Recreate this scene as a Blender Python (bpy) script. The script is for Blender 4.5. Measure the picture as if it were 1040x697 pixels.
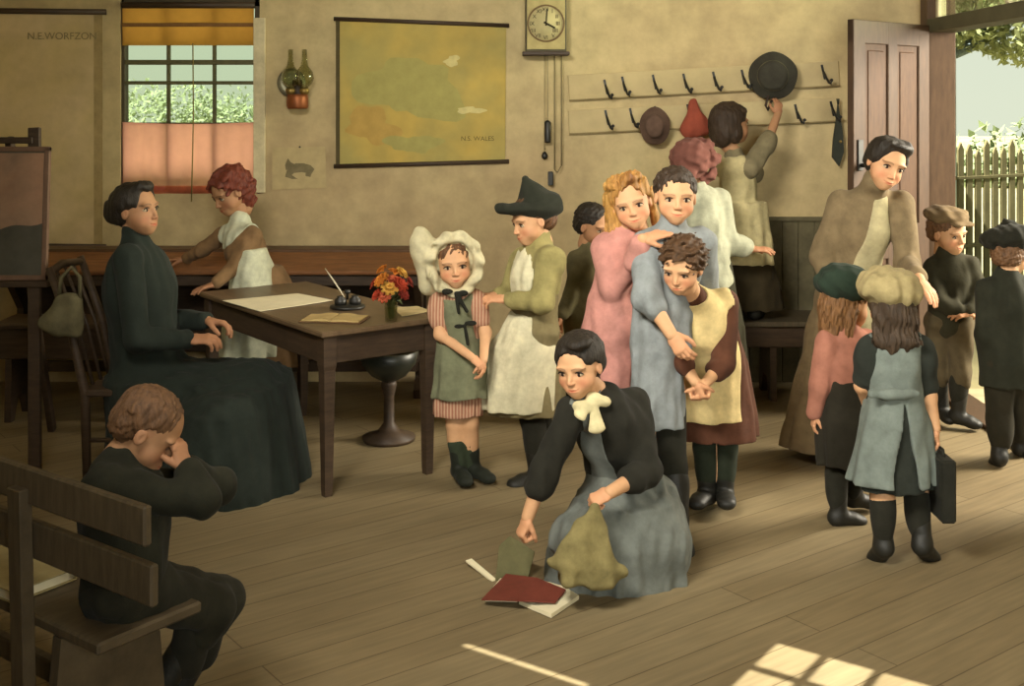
import bpy, math, random
import numpy as np
from mathutils import Vector, Matrix, Euler

sc = bpy.context.scene
for o in list(bpy.data.objects):
    bpy.data.objects.remove(o)
COL = sc.collection
rnd = random.Random(7)
R = math.radians

# ------------------------------------------------------------------ camera
FPX, PW, PH, EYE, HOR = 1200.0, 1040.0, 697.0, 1.72, 103.0
cam_d = bpy.data.cameras.new('camera')
cam_d.sensor_fit = 'HORIZONTAL'
cam_d.sensor_width = 36.0
cam_d.lens = FPX / PW * 36.0
cam_d.shift_y = -(PH / 2 - HOR) / PW
cam_d.clip_start = 0.05
cam_d.clip_end = 200
cam = bpy.data.objects.new('camera', cam_d)
cam.location = (0, 0, EYE)
cam.rotation_euler = (R(90), 0, 0)
COL.objects.link(cam)
sc.camera = cam

# ------------------------------------------------------------------ exposure, sky, sun, daylight
sc.view_settings.view_transform = 'Standard'
sc.view_settings.look = 'None'
sc.view_settings.gamma = 1.0
sc.view_settings.use_curve_mapping = False
sc.view_settings.exposure = -0.16
sc.cycles.use_denoising = True
sc.cycles.max_bounces = 6
sc.cycles.diffuse_bounces = 4
sc.cycles.transparent_max_bounces = 12
sc.cycles.caustics_reflective = False
sc.cycles.caustics_refractive = False

def srgb(c, g=1.0):
    if isinstance(c, str):
        c = tuple(int(c[i:i + 2], 16) / 255 for i in (0, 2, 4))
    return tuple((x / 12.92 if x <= .04045 else ((x + .055) / 1.055) ** 2.4) * g for x in c[:3])

world = bpy.data.worlds.new('sky')
sc.world = world
world.use_nodes = True
wn = world.node_tree
bg = wn.nodes['Background']
tc = wn.nodes.new('ShaderNodeTexCoord')
sep = wn.nodes.new('ShaderNodeSeparateXYZ')
rmp = wn.nodes.new('ShaderNodeValToRGB')
wn.links.new(tc.outputs['Generated'], sep.inputs[0])
wn.links.new(sep.outputs['Z'], rmp.inputs[0])
rmp.color_ramp.elements[0].position = 0.0
rmp.color_ramp.elements[0].color = srgb('dde4cc') + (1,)
rmp.color_ramp.elements[1].position = 0.6
rmp.color_ramp.elements[1].color = srgb('b9cdc8') + (1,)
wn.links.new(rmp.outputs[0], bg.inputs[0])
bg.inputs[1].default_value = 1.15

def lamp(name, kind, loc, energy, color, aim=None, **kw):
    d = bpy.data.lights.new(name, kind)
    d.energy = energy
    d.color = srgb(color)
    for k, v in kw.items():
        setattr(d, k, v)
    o = bpy.data.objects.new(name, d)
    o.location = loc
    if aim is not None:
        o.rotation_euler = (Vector(aim) - Vector(loc)).to_track_quat('-Z', 'Y').to_euler()
    COL.objects.link(o)
    return o

SUN = Vector((0.50, 0.40, -0.80)).normalized()
lamp('sun', 'SUN', (-6, -5, 9), 22.0, 'fffcee', aim=tuple(Vector((-6, -5, 9)) + SUN * 5), angle=R(0.25))
# key and fill lamps added out of view, then daylight at door and window
lamp('added_key_light', 'AREA', (-0.9, 1.9, 3.36), 176, 'fff8e8', aim=(1.9, 6.2, 1.0), shape='RECTANGLE',
     size=1.3, size_y=1.0, spread=R(100))  # added key lamp, set under the added ceiling opening
lamp('added_front_fill', 'AREA', (1.2, -1.2, 2.0), 82, 'f2f2e6', aim=(2.0, 6.0, 1.3), shape='RECTANGLE',
     size=1.5, size_y=1.6, spread=R(105))  # added fill; the front wall has no window
lamp('door_daylight', 'AREA', (5.2, 6.1, 2.5), 340, 'fff4de', aim=(1.5, 5.9, 1.0), shape='RECTANGLE',
     size=1.8, size_y=1.8, spread=R(120))
lamp('back_window_daylight', 'AREA', (-2.0, 8.25, 0.35), 32, 'fff0e0', aim=(-1.98, 7.25, 1.75), shape='RECTANGLE',
     size=1.2, size_y=.6, spread=R(150))
# ------------------------------------------------------------------ pixel helper: a point of the picture at a given depth
def W(px, py, d):
    return np.array([(px - 520) / FPX * d, d, EYE - (py - HOR) / FPX * d])
def depth_of_floor(py):
    return FPX * EYE / (py - HOR)

# ------------------------------------------------------------------ materials
MATS = {}
def mat(name, color, rough=.85, var=.18, scale=14, attr=False, spec=.25, bump=0.0, stretch=None, metallic=0, sheen=0,
        trans=0, color2=None, thr=None, sheer=0):
    if name in MATS:
        return MATS[name]
    m = bpy.data.materials.new(name)
    m.use_nodes = True
    n, l = m.node_tree.nodes, m.node_tree.links
    b = n['Principled BSDF']
    b.inputs['Roughness'].default_value = rough
    b.inputs['Specular IOR Level'].default_value = spec
    b.inputs['Metallic'].default_value = metallic
    if sheen:
        b.inputs['Sheen Weight'].default_value = sheen
    t = n.new('ShaderNodeTexCoord')
    mp = n.new('ShaderNodeMapping')
    if stretch:
        mp.inputs['Scale'].default_value = stretch
    l.new(t.outputs['Object'], mp.inputs[0])
    ns = n.new('ShaderNodeTexNoise')
    ns.inputs['Scale'].default_value = scale
    ns.inputs['Detail'].default_value = 5
    ns.inputs['Roughness'].default_value = .65
    l.new(mp.outputs[0], ns.inputs['Vector'])
    rg = n.new('ShaderNodeMapRange')
    rg.inputs[1].default_value = .3
    rg.inputs[2].default_value = .7
    rg.inputs[3].default_value = 1 - var
    rg.inputs[4].default_value = 1 + var
    l.new(ns.outputs[0], rg.inputs[0])
    mx = n.new('ShaderNodeMix')
    mx.data_type = 'RGBA'
    mx.blend_type = 'MULTIPLY'
    mx.inputs[0].default_value = 1
    if attr:
        a = n.new('ShaderNodeAttribute')
        a.attribute_name = 'Col'
        l.new(a.outputs[0], mx.inputs[6])
    elif color2 is not None:
        n2 = n.new('ShaderNodeTexNoise')
        n2.inputs['Scale'].default_value = thr or 3
        n2.inputs['Detail'].default_value = 3
        l.new(mp.outputs[0], n2.inputs['Vector'])
        cr = n.new('ShaderNodeValToRGB')
        cr.color_ramp.elements[0].position = .38
        cr.color_ramp.elements[1].position = .64
        cr.color_ramp.elements[0].color = srgb(color) + (1,)
        cr.color_ramp.elements[1].color = srgb(color2) + (1,)
        l.new(n2.outputs[0], cr.inputs[0])
        l.new(cr.outputs[0], mx.inputs[6])
    else:
        mx.inputs[6].default_value = srgb(color) + (1,)
    l.new(rg.outputs[0], mx.inputs[7])
    l.new(mx.outputs[2], b.inputs['Base Color'])
    if bump:
        bp = n.new('ShaderNodeBump')
        bp.inputs['Strength'].default_value = bump
        bp.inputs['Distance'].default_value = .01
        l.new(ns.outputs[0], bp.inputs['Height'])
        l.new(bp.outputs[0], b.inputs['Normal'])
    if sheer:
        tp = n.new('ShaderNodeBsdfTransparent')
        l.new(mx.outputs[2], tp.inputs[0])
        ms2 = n.new('ShaderNodeMixShader')
        ms2.inputs[0].default_value = sheer
    if trans:
        tr = n.new('ShaderNodeBsdfTranslucent')
        l.new(mx.outputs[2], tr.inputs[0])
        ms = n.new('ShaderNodeMixShader')
        ms.inputs[0].default_value = trans
        l.new(b.outputs[0], ms.inputs[1])
        l.new(tr.outputs[0], ms.inputs[2])
        l.new(ms.outputs[0], n['Material Output'].inputs[0])
        if sheer:
            l.new(ms.outputs[0], ms2.inputs[1])
            l.new(tp.outputs[0], ms2.inputs[2])
            l.new(ms2.outputs[0], n['Material Output'].inputs[0])
    MATS[name] = m
    return m

def glass_mat(name, tint='eef4ea', gloss=.12):
    if name in MATS:
        return MATS[name]
    m = bpy.data.materials.new(name)
    m.use_nodes = True
    n, l = m.node_tree.nodes, m.node_tree.links
    n.remove(n['Principled BSDF'])
    a = n.new('ShaderNodeBsdfTransparent')
    a.inputs[0].default_value = srgb(tint) + (1,)
    g = n.new('ShaderNodeBsdfGlossy')
    g.inputs['Roughness'].default_value = .08
    fr = n.new('ShaderNodeLayerWeight')
    fr.inputs[0].default_value = gloss
    s = n.new('ShaderNodeMixShader')
    l.new(fr.outputs['Facing'], s.inputs[0])
    l.new(a.outputs[0], s.inputs[1])
    l.new(g.outputs[0], s.inputs[2])
    l.new(s.outputs[0], n['Material Output'].inputs[0])
    MATS[name] = m
    return m

# ------------------------------------------------------------------ object helpers
def props(o, label=None, cat=None, group=None, kind=None):
    if label: o['label'] = label
    if cat: o['category'] = cat
    if group: o['group'] = group
    if kind: o['kind'] = kind
    return o
def thing(name, label, cat, loc=(0, 0, 0), rz=0, group=None):
    o = bpy.data.objects.new(name, None)
    o.empty_display_size = .1
    o.location = loc
    o.rotation_euler = (0, 0, rz)
    COL.objects.link(o)
    return props(o, label, cat, group)
def link(name, me, m, parent=None):
    o = bpy.data.objects.new(name, me)
    if m is not None:
        me.materials.append(m)
    COL.objects.link(o)
    if parent is not None:
        o.parent = parent
    return o
def copy_tree(o, parent=None):
    c = o.copy()
    COL.objects.link(c)
    c.parent = parent
    for ch in list(o.children):
        copy_tree(ch, c)
    return c
def mesh_np(name, v, q, cols=None, smooth=True):
    me = bpy.data.meshes.new(name)
    v = np.asarray(v, np.float32)
    q = np.asarray(q, np.int32)
    k = q.shape[1]
    me.vertices.add(len(v))
    me.vertices.foreach_set('co', v.ravel())
    me.loops.add(q.size)
    me.loops.foreach_set('vertex_index', q.ravel())
    me.polygons.add(len(q))
    me.polygons.foreach_set('loop_start', np.arange(0, q.size, k, dtype=np.int32))
    me.polygons.foreach_set('use_smooth', np.full(len(q), smooth, dtype=bool))
    me.update(calc_edges=True)
    if cols is not None:
        a = me.color_attributes.new('Col', 'FLOAT_COLOR', 'POINT')
        c4 = np.ones((len(v), 4), np.float32)
        c4[:, :3] = cols
        a.data.foreach_set('color', c4.ravel())
    return me

class MB:
    """collects boxes, bars, tubes and lathes, then links them as one mesh"""
    def __init__(s):
        s.v, s.f, s.sm = [], [], []
    def add(s, vs, fs, smooth=False):
        o = len(s.v)
        s.v += [tuple(map(float, p)) for p in vs]
        s.f += [tuple(i + o for i in f) for f in fs]
        s.sm += [smooth] * len(fs)
        return s
    def box(s, lo, hi, bev=.004):
        lo, hi = np.minimum(lo, hi), np.maximum(lo, hi)
        c, h = (np.array(lo) + hi) / 2, (np.array(hi) - lo) / 2
        return s.obox(c, h, np.eye(3), bev)
    def obox(s, c, h, M, bev=.004):
        c, h, M = np.array(c, float), np.array(h, float), np.array(M, float)
        b = min(bev, min(h) * .45)
        vs, idx = [], {}
        for sx in (-1, 1):
            for sy in (-1, 1):
                for sz in (-1, 1):
                    for ax in range(3):
                        p = np.array([sx, sy, sz]) * (h - b)
                        p[ax] += (sx, sy, sz)[ax] * b
                        idx[(sx, sy, sz, ax)] = len(vs)
                        vs.append(c + M @ p)
        fs = []
        def quad(a, bq, cq, d):
            fs.append((a, bq, cq, d))
        for ax in range(3):
            u, w = (ax + 1) % 3, (ax + 2) % 3
            for sg in (-1, 1):
                q = []
                for (a, b2) in ((-1, -1), (1, -1), (1, 1), (-1, 1)):
                    k = [0, 0, 0]; k[ax] = sg; k[u] = a; k[w] = b2
                    q.append(idx[tuple(k) + (ax,)])
                quad(*(q if sg > 0 else q[::-1]))
            for a in (-1, 1):
                for b2 in (-1, 1):
                    e = []
                    for t in (-1, 1):
                        k = [0, 0, 0]; k[ax] = t; k[u] = a; k[w] = b2
                        e.append((idx[tuple(k) + (u,)], idx[tuple(k) + (w,)]))
                    quad(e[0][0], e[1][0], e[1][1], e[0][1]) if a * b2 < 0 else quad(e[0][1], e[1][1], e[1][0], e[0][0])
        for sx in (-1, 1):
            for sy in (-1, 1):
                for sz in (-1, 1):
                    t = [idx[(sx, sy, sz, a)] for a in range(3)]
                    fs.append(tuple(t if sx * sy * sz > 0 else t[::-1]))
        return s.add(vs, fs)
    def bar(s, a, b, w, d=None, up=(0, 0, 1), bev=.003):
        a, b = np.array(a, float), np.array(b, float)
        d = d or w
        z = (b - a) / np.linalg.norm(b - a)
        up = np.array(up, float)
        if abs(z @ up) > .95: up = np.array([0, 1.0, 0])
        x = np.cross(up, z); x /= np.linalg.norm(x)
        y = np.cross(z, x)
        return s.obox((a + b) / 2, (w / 2, d / 2, np.linalg.norm(b - a) / 2), np.stack([x, y, z], 1), bev)
    def tube(s, pts, r, n=10, closed=False):
        pts = [np.array(p, float) for p in pts]
        rs = r if hasattr(r, '__len__') else [r] * len(pts)
        vs, fs = [], []
        prev = None
        for i, p in enumerate(pts):
            t = pts[min(i + 1, len(pts) - 1)] - pts[max(i - 1, 0)]
            if closed: t = pts[(i + 1) % len(pts)] - pts[i - 1]
            t = t / (np.linalg.norm(t) + 1e-9)
            if prev is None:
                x = np.cross(t, (0, 0, 1.0) if abs(t[2]) < .9 else (0, 1.0, 0))
            else:
                x = prev - t * (prev @ t)
            x /= np.linalg.norm(x)
            prev = x
            y = np.cross(t, x)
            for k in range(n):
                a = 2 * math.pi * k / n
                vs.append(p + rs[i] * (math.cos(a) * x + math.sin(a) * y))
        m = len(pts)
        for i in range(m if closed else m - 1):
            for k in range(n):
                j = (i + 1) % m
                fs.append((i * n + k, i * n + (k + 1) % n, j * n + (k + 1) % n, j * n + k))
        if not closed:
            fs.append(tuple(range(n))[::-1])
            fs.append(tuple((m - 1) * n + k for k in range(n)))
        return s.add(vs, fs, True)
    def lathe(s, prof, c=(0, 0, 0), n=28, M=None, wob=None):
        vs, fs = [], []
        M = np.eye(3) if M is None else np.array(M)
        for (r, z) in prof:
            for k in range(n):
                a = 2 * math.pi * k / n
                rr = r * (1 + (wob(a, z) if wob else 0))
                vs.append(np.array(c) + M @ np.array([rr * math.cos(a), rr * math.sin(a), z]))
        for i in range(len(prof) - 1):
            for k in range(n):
                fs.append((i * n + k, i * n + (k + 1) % n, (i + 1) * n + (k + 1) % n, (i + 1) * n + k))
        if prof[0][0] > 1e-4: fs.append(tuple(range(n))[::-1])
        if prof[-1][0] > 1e-4: fs.append(tuple((len(prof) - 1) * n + k for k in range(n)))
        return s.add(vs, fs, True)
    def prism(s, poly, thick, M=np.eye(3), c=(0, 0, 0)):
        """polygon in local xy extruded along local z by +-thick/2"""
        n = len(poly)
        vs = [np.array(c) + M @ np.array([x, y, -thick / 2]) for x, y in poly] + \
             [np.array(c) + M @ np.array([x, y, thick / 2]) for x, y in poly]
        fs = [tuple(range(n))[::-1], tuple(range(n, 2 * n))] + [(i, (i + 1) % n, n + (i + 1) % n, n + i) for i in range(n)]
        return s.add(vs, fs)
    def build(s, name, m, parent=None):
        me = bpy.data.meshes.new(name)
        me.from_pydata(s.v, [], s.f)
        me.polygons.foreach_set('use_smooth', s.sm)
        me.update()
        return link(name, me, m, parent)

def text_mesh(name, body, size, loc, m, parent, rot=(R(90), 0, 0), ext=.0006):
    cu = bpy.data.curves.new(name, 'FONT')
    cu.body = body
    cu.size = size
    cu.extrude = ext
    tmp = bpy.data.objects.new(name + '_curve', cu)
    COL.objects.link(tmp)
    dg = bpy.context.evaluated_depsgraph_get()
    me = bpy.data.meshes.new_from_object(tmp.evaluated_get(dg))
    bpy.data.objects.remove(tmp)
    bpy.data.curves.remove(cu)
    me.name = name
    me.materials.clear()
    o = link(name, me, m, parent)
    o.location = loc
    o.rotation_euler = rot
    return o

# ------------------------------------------------------------------ solid modelling with distance fields
def nrm(a):
    a = np.array(a, float)
    return a / (np.linalg.norm(a) + 1e-12)
def cap(a, b, ra, rb=None):
    a, b = np.array(a, float), np.array(b, float)
    rb = ra if rb is None else rb
    ba = b - a
    L2 = max(ba @ ba, 1e-9)
    def f(X, Y, Z):
        x, y, z = X - a[0], Y - a[1], Z - a[2]
        t = np.clip((x * ba[0] + y * ba[1] + z * ba[2]) / L2, 0, 1)
        return np.sqrt((x - t * ba[0]) ** 2 + (y - t * ba[1]) ** 2 + (z - t * ba[2]) ** 2) - (ra + (rb - ra) * t)
    r = max(ra, rb)
    return f, np.minimum(a, b) - r, np.maximum(a, b) + r
def ecap(a, b, r1, r2, xd):
    a, b = np.array(a, float), np.array(b, float)
    ba = b - a
    L = np.linalg.norm(ba)
    w = ba / L
    x = np.array(xd, float)
    x = nrm(x - w * (x @ w))
    y = np.cross(w, x)
    def f(X, Y, Z):
        px, py, pz = X - a[0], Y - a[1], Z - a[2]
        s = px * w[0] + py * w[1] + pz * w[2]
        t = np.clip(s / L, 0, 1)
        u = px * x[0] + py * x[1] + pz * x[2]
        v = px * y[0] + py * y[1] + pz * y[2]
        e = s - t * L
        rx, ry = r1[0] + (r2[0] - r1[0]) * t, r1[1] + (r2[1] - r1[1]) * t
        m = np.minimum(rx, ry)
        return (np.sqrt((u / rx) ** 2 + (v / ry) ** 2 + (e / m) ** 2) - 1) * m
    r = max(*r1, *r2)
    return f, np.minimum(a, b) - r, np.maximum(a, b) + r
def ell(c, r, M=None):
    c, r = np.array(c, float), np.array(r, float)
    M = np.eye(3) if M is None else np.array(M)
    def f(X, Y, Z):
        x, y, z = X - c[0], Y - c[1], Z - c[2]
        u, v, w = (x * M[0, i] + y * M[1, i] + z * M[2, i] for i in range(3))
        k0 = np.sqrt((u / r[0]) ** 2 + (v / r[1]) ** 2 + (w / r[2]) ** 2)
        k1 = np.sqrt((u / r[0] ** 2) ** 2 + (v / r[1] ** 2) ** 2 + (w / r[2] ** 2) ** 2) + 1e-6
        return k0 * (k0 - 1) / k1
    e = np.sqrt(((M * r) ** 2).sum(1))
    return f, c - e, c + e
def loft(rows, fold=None):
    """rows (z, cx, cy, rx, ry) stacked upwards; fold(angle, z) wrinkles the outline"""
    rows = sorted(rows)
    T = np.array(rows, float)
    def f(X, Y, Z):
        cx, cy, rx, ry = (np.interp(Z, T[:, 0], T[:, i]) for i in (1, 2, 3, 4))
        u, v = X - cx, Y - cy
        n = np.sqrt((u / rx) ** 2 + (v / ry) ** 2)
        if fold is not None:
            n = n / (1 + fold(np.arctan2(v / ry, u / rx), Z))
        d = (n - 1) * np.minimum(rx, ry) * .9
        return np.maximum(d, np.maximum(Z - T[-1, 0], T[0, 0] - Z))
    g = 1.12
    return f, np.array([(T[:, 1] - T[:, 3] * g).min(), (T[:, 2] - T[:, 4] * g).min(), T[0, 0]]), \
        np.array([(T[:, 1] + T[:, 3] * g).max(), (T[:, 2] + T[:, 4] * g).max(), T[-1, 0]])
def A(p, k=.02): return ('add', p, k)
def S(p, k=.01): return ('sub', p, k)
def I(f): return ('int', f, 0)
def N(f): return ('disp', f, 0)
def wrinkle(amp, wl, seed, aniso=(1.25, 1.25, .45)):
    r = np.random.RandomState(seed)
    K = r.normal(size=(6, 3))
    K = K / np.linalg.norm(K, axis=1)[:, None] * (2 * math.pi / wl) * r.uniform(.6, 1.6, (6, 1)) * np.array(aniso)
    ph = r.uniform(0, 6.28, 6)
    def f(X, Y, Z):
        return sum(np.sin(K[i, 0] * X + K[i, 1] * Y + K[i, 2] * Z + ph[i]) for i in range(6)) * (amp / 2.4)
    return N(f)

def surfnet(v, lo, h):
    ins = v < 0
    a, b, c = v.shape
    cnt = np.zeros((a - 1, b - 1, c - 1), np.uint8)
    for i in (0, 1):
        for j in (0, 1):
            for k in (0, 1):
                cnt += ins[i:a - 1 + i, j:b - 1 + j, k:c - 1 + k]
    act = (cnt > 0) & (cnt < 8)
    ijk = np.argwhere(act)
    idx = np.full(act.shape, -1, np.int32)
    idx[act] = np.arange(len(ijk))
    pos, num = np.zeros((len(ijk), 3)), np.zeros(len(ijk))
    I0, J0, K0 = ijk.T
    E = np.eye(3, dtype=int)
    for ax in range(3):
        for p in (0, 1):
            for q in (0, 1):
                off = np.zeros(3, int)
                off[(ax + 1) % 3], off[(ax + 2) % 3] = p, q
                v0 = v[I0 + off[0], J0 + off[1], K0 + off[2]]
                o2 = off + E[ax]
                v1 = v[I0 + o2[0], J0 + o2[1], K0 + o2[2]]
                m = (v0 < 0) != (v1 < 0)
                t = v0[m] / (v0[m] - v1[m])
                pos[m] += off + t[:, None] * E[ax]
                num[m] += 1
    verts = np.asarray(lo) + h * (ijk + pos / num[:, None])
    faces = []
    for ax in range(3):
        u, w = E[(ax + 1) % 3], E[(ax + 2) % 3]
        sl0 = [slice(1, -1)] * 3
        sl1 = [slice(1, -1)] * 3
        sl1[ax] = slice(2, None)
        s0, s1 = ins[tuple(sl0)], ins[tuple(sl1)]
        P = np.argwhere(s0 != s1) + 1
        if not len(P): continue
        inside = ins[P[:, 0], P[:, 1], P[:, 2]]
        g = lambda d: idx[P[:, 0] - d[0], P[:, 1] - d[1], P[:, 2] - d[2]]
        q = np.stack([g(u + w), g(w), g(0 * u), g(u)], 1)
        q[~inside] = q[~inside][:, ::-1]
        faces.append(q)
    return verts, np.concatenate(faces)

def solid(ops, h):
    """evaluate a list of ops on a grid of step h -> verts, quads"""
    los = np.array([o[1][1] for o in ops if o[0] == 'add'])
    his = np.array([o[1][2] for o in ops if o[0] == 'add'])
    lo, hi = los.min(0) - 4 * h, his.max(0) + 4 * h
    n = np.ceil((hi - lo) / h).astype(int) + 1
    v = np.full(n, 1.0, np.float32)
    ax = [(lo[i] + h * np.arange(n[i])).astype(np.float32) for i in range(3)]
    FX, FY, FZ = ax[0][:, None, None], ax[1][None, :, None], ax[2][None, None, :]
    for mode, p, k in ops:
        if mode == 'int':
            v = np.maximum(v, p(FX, FY, FZ)).astype(np.float32)
            continue
        if mode == 'disp':
            v = v + p(FX, FY, FZ).astype(np.float32)
            continue
        f, l, u = p
        m = k + 3 * h
        i0 = np.clip(np.floor((l - m - lo) / h).astype(int), 0, n)
        i1 = np.clip(np.ceil((u + m - lo) / h).astype(int) + 1, 0, n)
        if (i1 <= i0).any(): continue
        sl = tuple(slice(a, b) for a, b in zip(i0, i1))
        d = f(ax[0][sl[0]][:, None, None], ax[1][sl[1]][None, :, None], ax[2][sl[2]][None, None, :])
        w = v[sl]
        if mode == 'add':
            r = np.minimum(w, d)
        else:
            d = -d
            r = np.maximum(w, d)
        if k > 0:
            q = np.clip(k - np.abs(w - d), 0, None)
            r = r - q * q / (4 * k) if mode == 'add' else r + q * q / (4 * k)
        v[sl] = r
    v[0] = v[-1] = 1; v[:, 0] = v[:, -1] = 1; v[:, :, 0] = v[:, :, -1] = 1
    return surfnet(v, lo, h)
# ------------------------------------------------------------------ people: head, hands, body
def ellipsoid_np(c, r, n=14, m=9):
    vs, fs = [], []
    for i in range(m + 1):
        t = math.pi * i / m
        for k in range(n):
            a = 2 * math.pi * k / n
            vs.append((c[0] + r[0] * math.sin(t) * math.cos(a), c[1] + r[1] * math.sin(t) * math.sin(a), c[2] + r[2] * math.cos(t)))
    for i in range(m):
        for k in range(n):
            fs.append((i * n + k, (i + 1) * n + k, (i + 1) * n + (k + 1) % n, i * n + (k + 1) % n))
    return np.array(vs), np.array(fs)

def tube_np(pts, rs, n=8):
    b = MB().tube(pts, rs, n)
    f = [q for q in b.f if len(q) == 4]
    return np.array(b.v), np.array(f)

# head space: x = side, y = out of the face, z = up, chin at 0 and crown at 1
def make_head(adult):
    w = .96 if adult else 1.0
    eye = .49 if adult else .46
    o = [A(ell((0, -.08, .64), (.365 * w, .43, .365)), .05),
         A(ell((0, .09, .41), (.305 * w, .285, .37)), .10),
         A(ell((0, .22, .105), (.12, .125, .10)), .12),
         A(ell((.165, .18, .30), (.13, .13, .14)), .08), A(ell((-.165, .18, .30), (.13, .13, .14)), .08),
         A(ell((0, .30, .20), (.15, .075, .09)), .08),
         S(ell((.15, .43, eye), (.105, .10, .062)), .06), S(ell((-.15, .43, eye), (.105, .10, .062)), .06),
         A(ell((.14, .315, eye + .105), (.12, .05, .03)), .07), A(ell((-.14, .315, eye + .105), (.12, .05, .03)), .07),
         A(cap((0, .355, eye + .02), (0, .425, .34), .026, .038), .05),
         A(ell((.04, .385, .325), (.030, .036, .026)), .03), A(ell((-.04, .385, .325), (.030, .036, .026)), .03),
         A(ell((0, .368, .216), (.110, .034, .016)), .02), A(ell((0, .364, .182), (.085, .034, .020)), .02),
         S(cap((0, .402, .197), (.118, .355, .218), .009), .012), S(cap((0, .402, .197), (-.118, .355, .218), .009), .012),
         A(ell((.355 * w, -.03, .44), (.035, .075, .105)), .03), A(ell((-.355 * w, -.03, .44), (.035, .075, .105)), .03),
         S(ell((.395 * w, .0, .45), (.025, .035, .06)), .02), S(ell((-.395 * w, .0, .45), (.025, .035, .06)), .02),
         A(cap((0, -.10, .32), (0, -.14, -.02), .19, .185), .06)]
    v, q = solid(o, .0145)
    x, y, z = np.abs(v[:, 0]), v[:, 1], v[:, 2]
    g = lambda d, s: np.exp(-(d / s) ** 2)
    lip = np.where((y > .3), g(np.sqrt((x / .105) ** 2 + ((z - .20 - .9 * x ** 2) / .032) ** 2), .85), 0)
    cheek = np.where(y > .05, g(np.sqrt(((x - .19) / .11) ** 2 + ((z - .31) / .09) ** 2), 1), 0)
    nose = np.where(y > .38, g(np.sqrt((x / .05) ** 2 + ((z - .33) / .05) ** 2), 1), 0) * .5
    bz = eye + .112 - 2.2 * (x - .15) ** 2 - .02 * (.15 - x)
    brow = np.where((y > .1) & (x > .05) & (x < .26), g(z - bz, .014), 0)
    lid = np.where((y > .15) & (x > .04), g(np.sqrt(((x - .15) / .085) ** 2 + ((z - eye) / .05) ** 2), 1), 0)
    ear = np.where((x > .33) & (z > .3) & (z < .58), .5, 0)
    parts = [(v, q, dict(lip=lip, blush=np.clip(cheek + nose + ear * .6, 0, 1), brow=brow, lid=lid))]
    ey = []
    for sx in (1, -1):
        for c, r, col in (((.15 * sx, .275, eye), (.074, .070, .042), 'white'), ((.15 * sx, .308, eye + .002), (.035, .046, .038), 'iris')):
            a, b = ellipsoid_np(c, r)
            ey.append((a, b, col))
        arc = [(sx * (.15 + .085 * math.cos(t)), .318 + .028 * math.sin(t), eye + .002 + .046 * math.sin(t)) for t in np.linspace(.0, math.pi, 9)]
        a, b = tube_np(arc, [.004, .009, .011, .012, .012, .012, .011, .009, .004])
        ey.append((a, b, 'lash'))
    return parts, ey
HEADS = {a: make_head(a) for a in (False, True)}

# hand space: wrist at 0, fingers +y, palm faces -z, thumb at +x; length 1
def make_hand(kind):
    curl = {'relaxed': (22, 28, 22), 'flat': (6, 8, 6), 'grip': (58, 75, 55), 'hook': (35, 60, 45)}[kind]
    o = [A(ecap((.0, -.05, 0), (.01, .16, 0), (.15, .105), (.19, .10), (1, 0, 0)), .02),
         A(ecap((.01, .14, 0), (.0, .47, .0), (.19, .095), (.215, .085), (1, 0, 0)), .05),
         A(ell((.12, .2, -.05), (.09, .17, .075)), .05)]
    for i, (bx, by, L, ln) in enumerate(((.155, .50, .42, .062), (.055, .53, .47, .065), (-.05, .51, .44, .062), (-.15, .46, .35, .055))):
        p = np.array([bx, by - .05, .01])
        ang = 0
        sp = bx * .35
        for k, (f, c) in enumerate(zip((.44, .32, .24), curl)):
            ang += R(c + i * 3)
            d = np.array([math.sin(sp), math.cos(sp) * math.cos(ang), -math.sin(ang)])
            e = p + d * L * f
            o.append(A(cap(p, e, ln * (1 - .08 * k), ln * (.93 - .1 * k)), .015))
            p = e
    tc = {'relaxed': .5, 'flat': .35, 'grip': 1.0, 'hook': .8}[kind]
    p = np.array([.13, .12, -.03])
    for k, (L, r0, r1) in enumerate(((.22, .095, .07), (.17, .068, .06), (.13, .06, .048))):
        d = nrm((.75 - .35 * k - tc * .35, .75, -.25 - tc * .55))
        e = p + d * L
        o.append(A(cap(p, e, r0, r1), .02))
        p = e
    return solid(o, .021)
HANDS = {k: make_hand(k) for k in ('relaxed', 'flat', 'grip', 'hook')}

SKIN = {'fair': ('c59871', 'b8563f'), 'tan': ('a67c5a', '984c38')}

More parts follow.
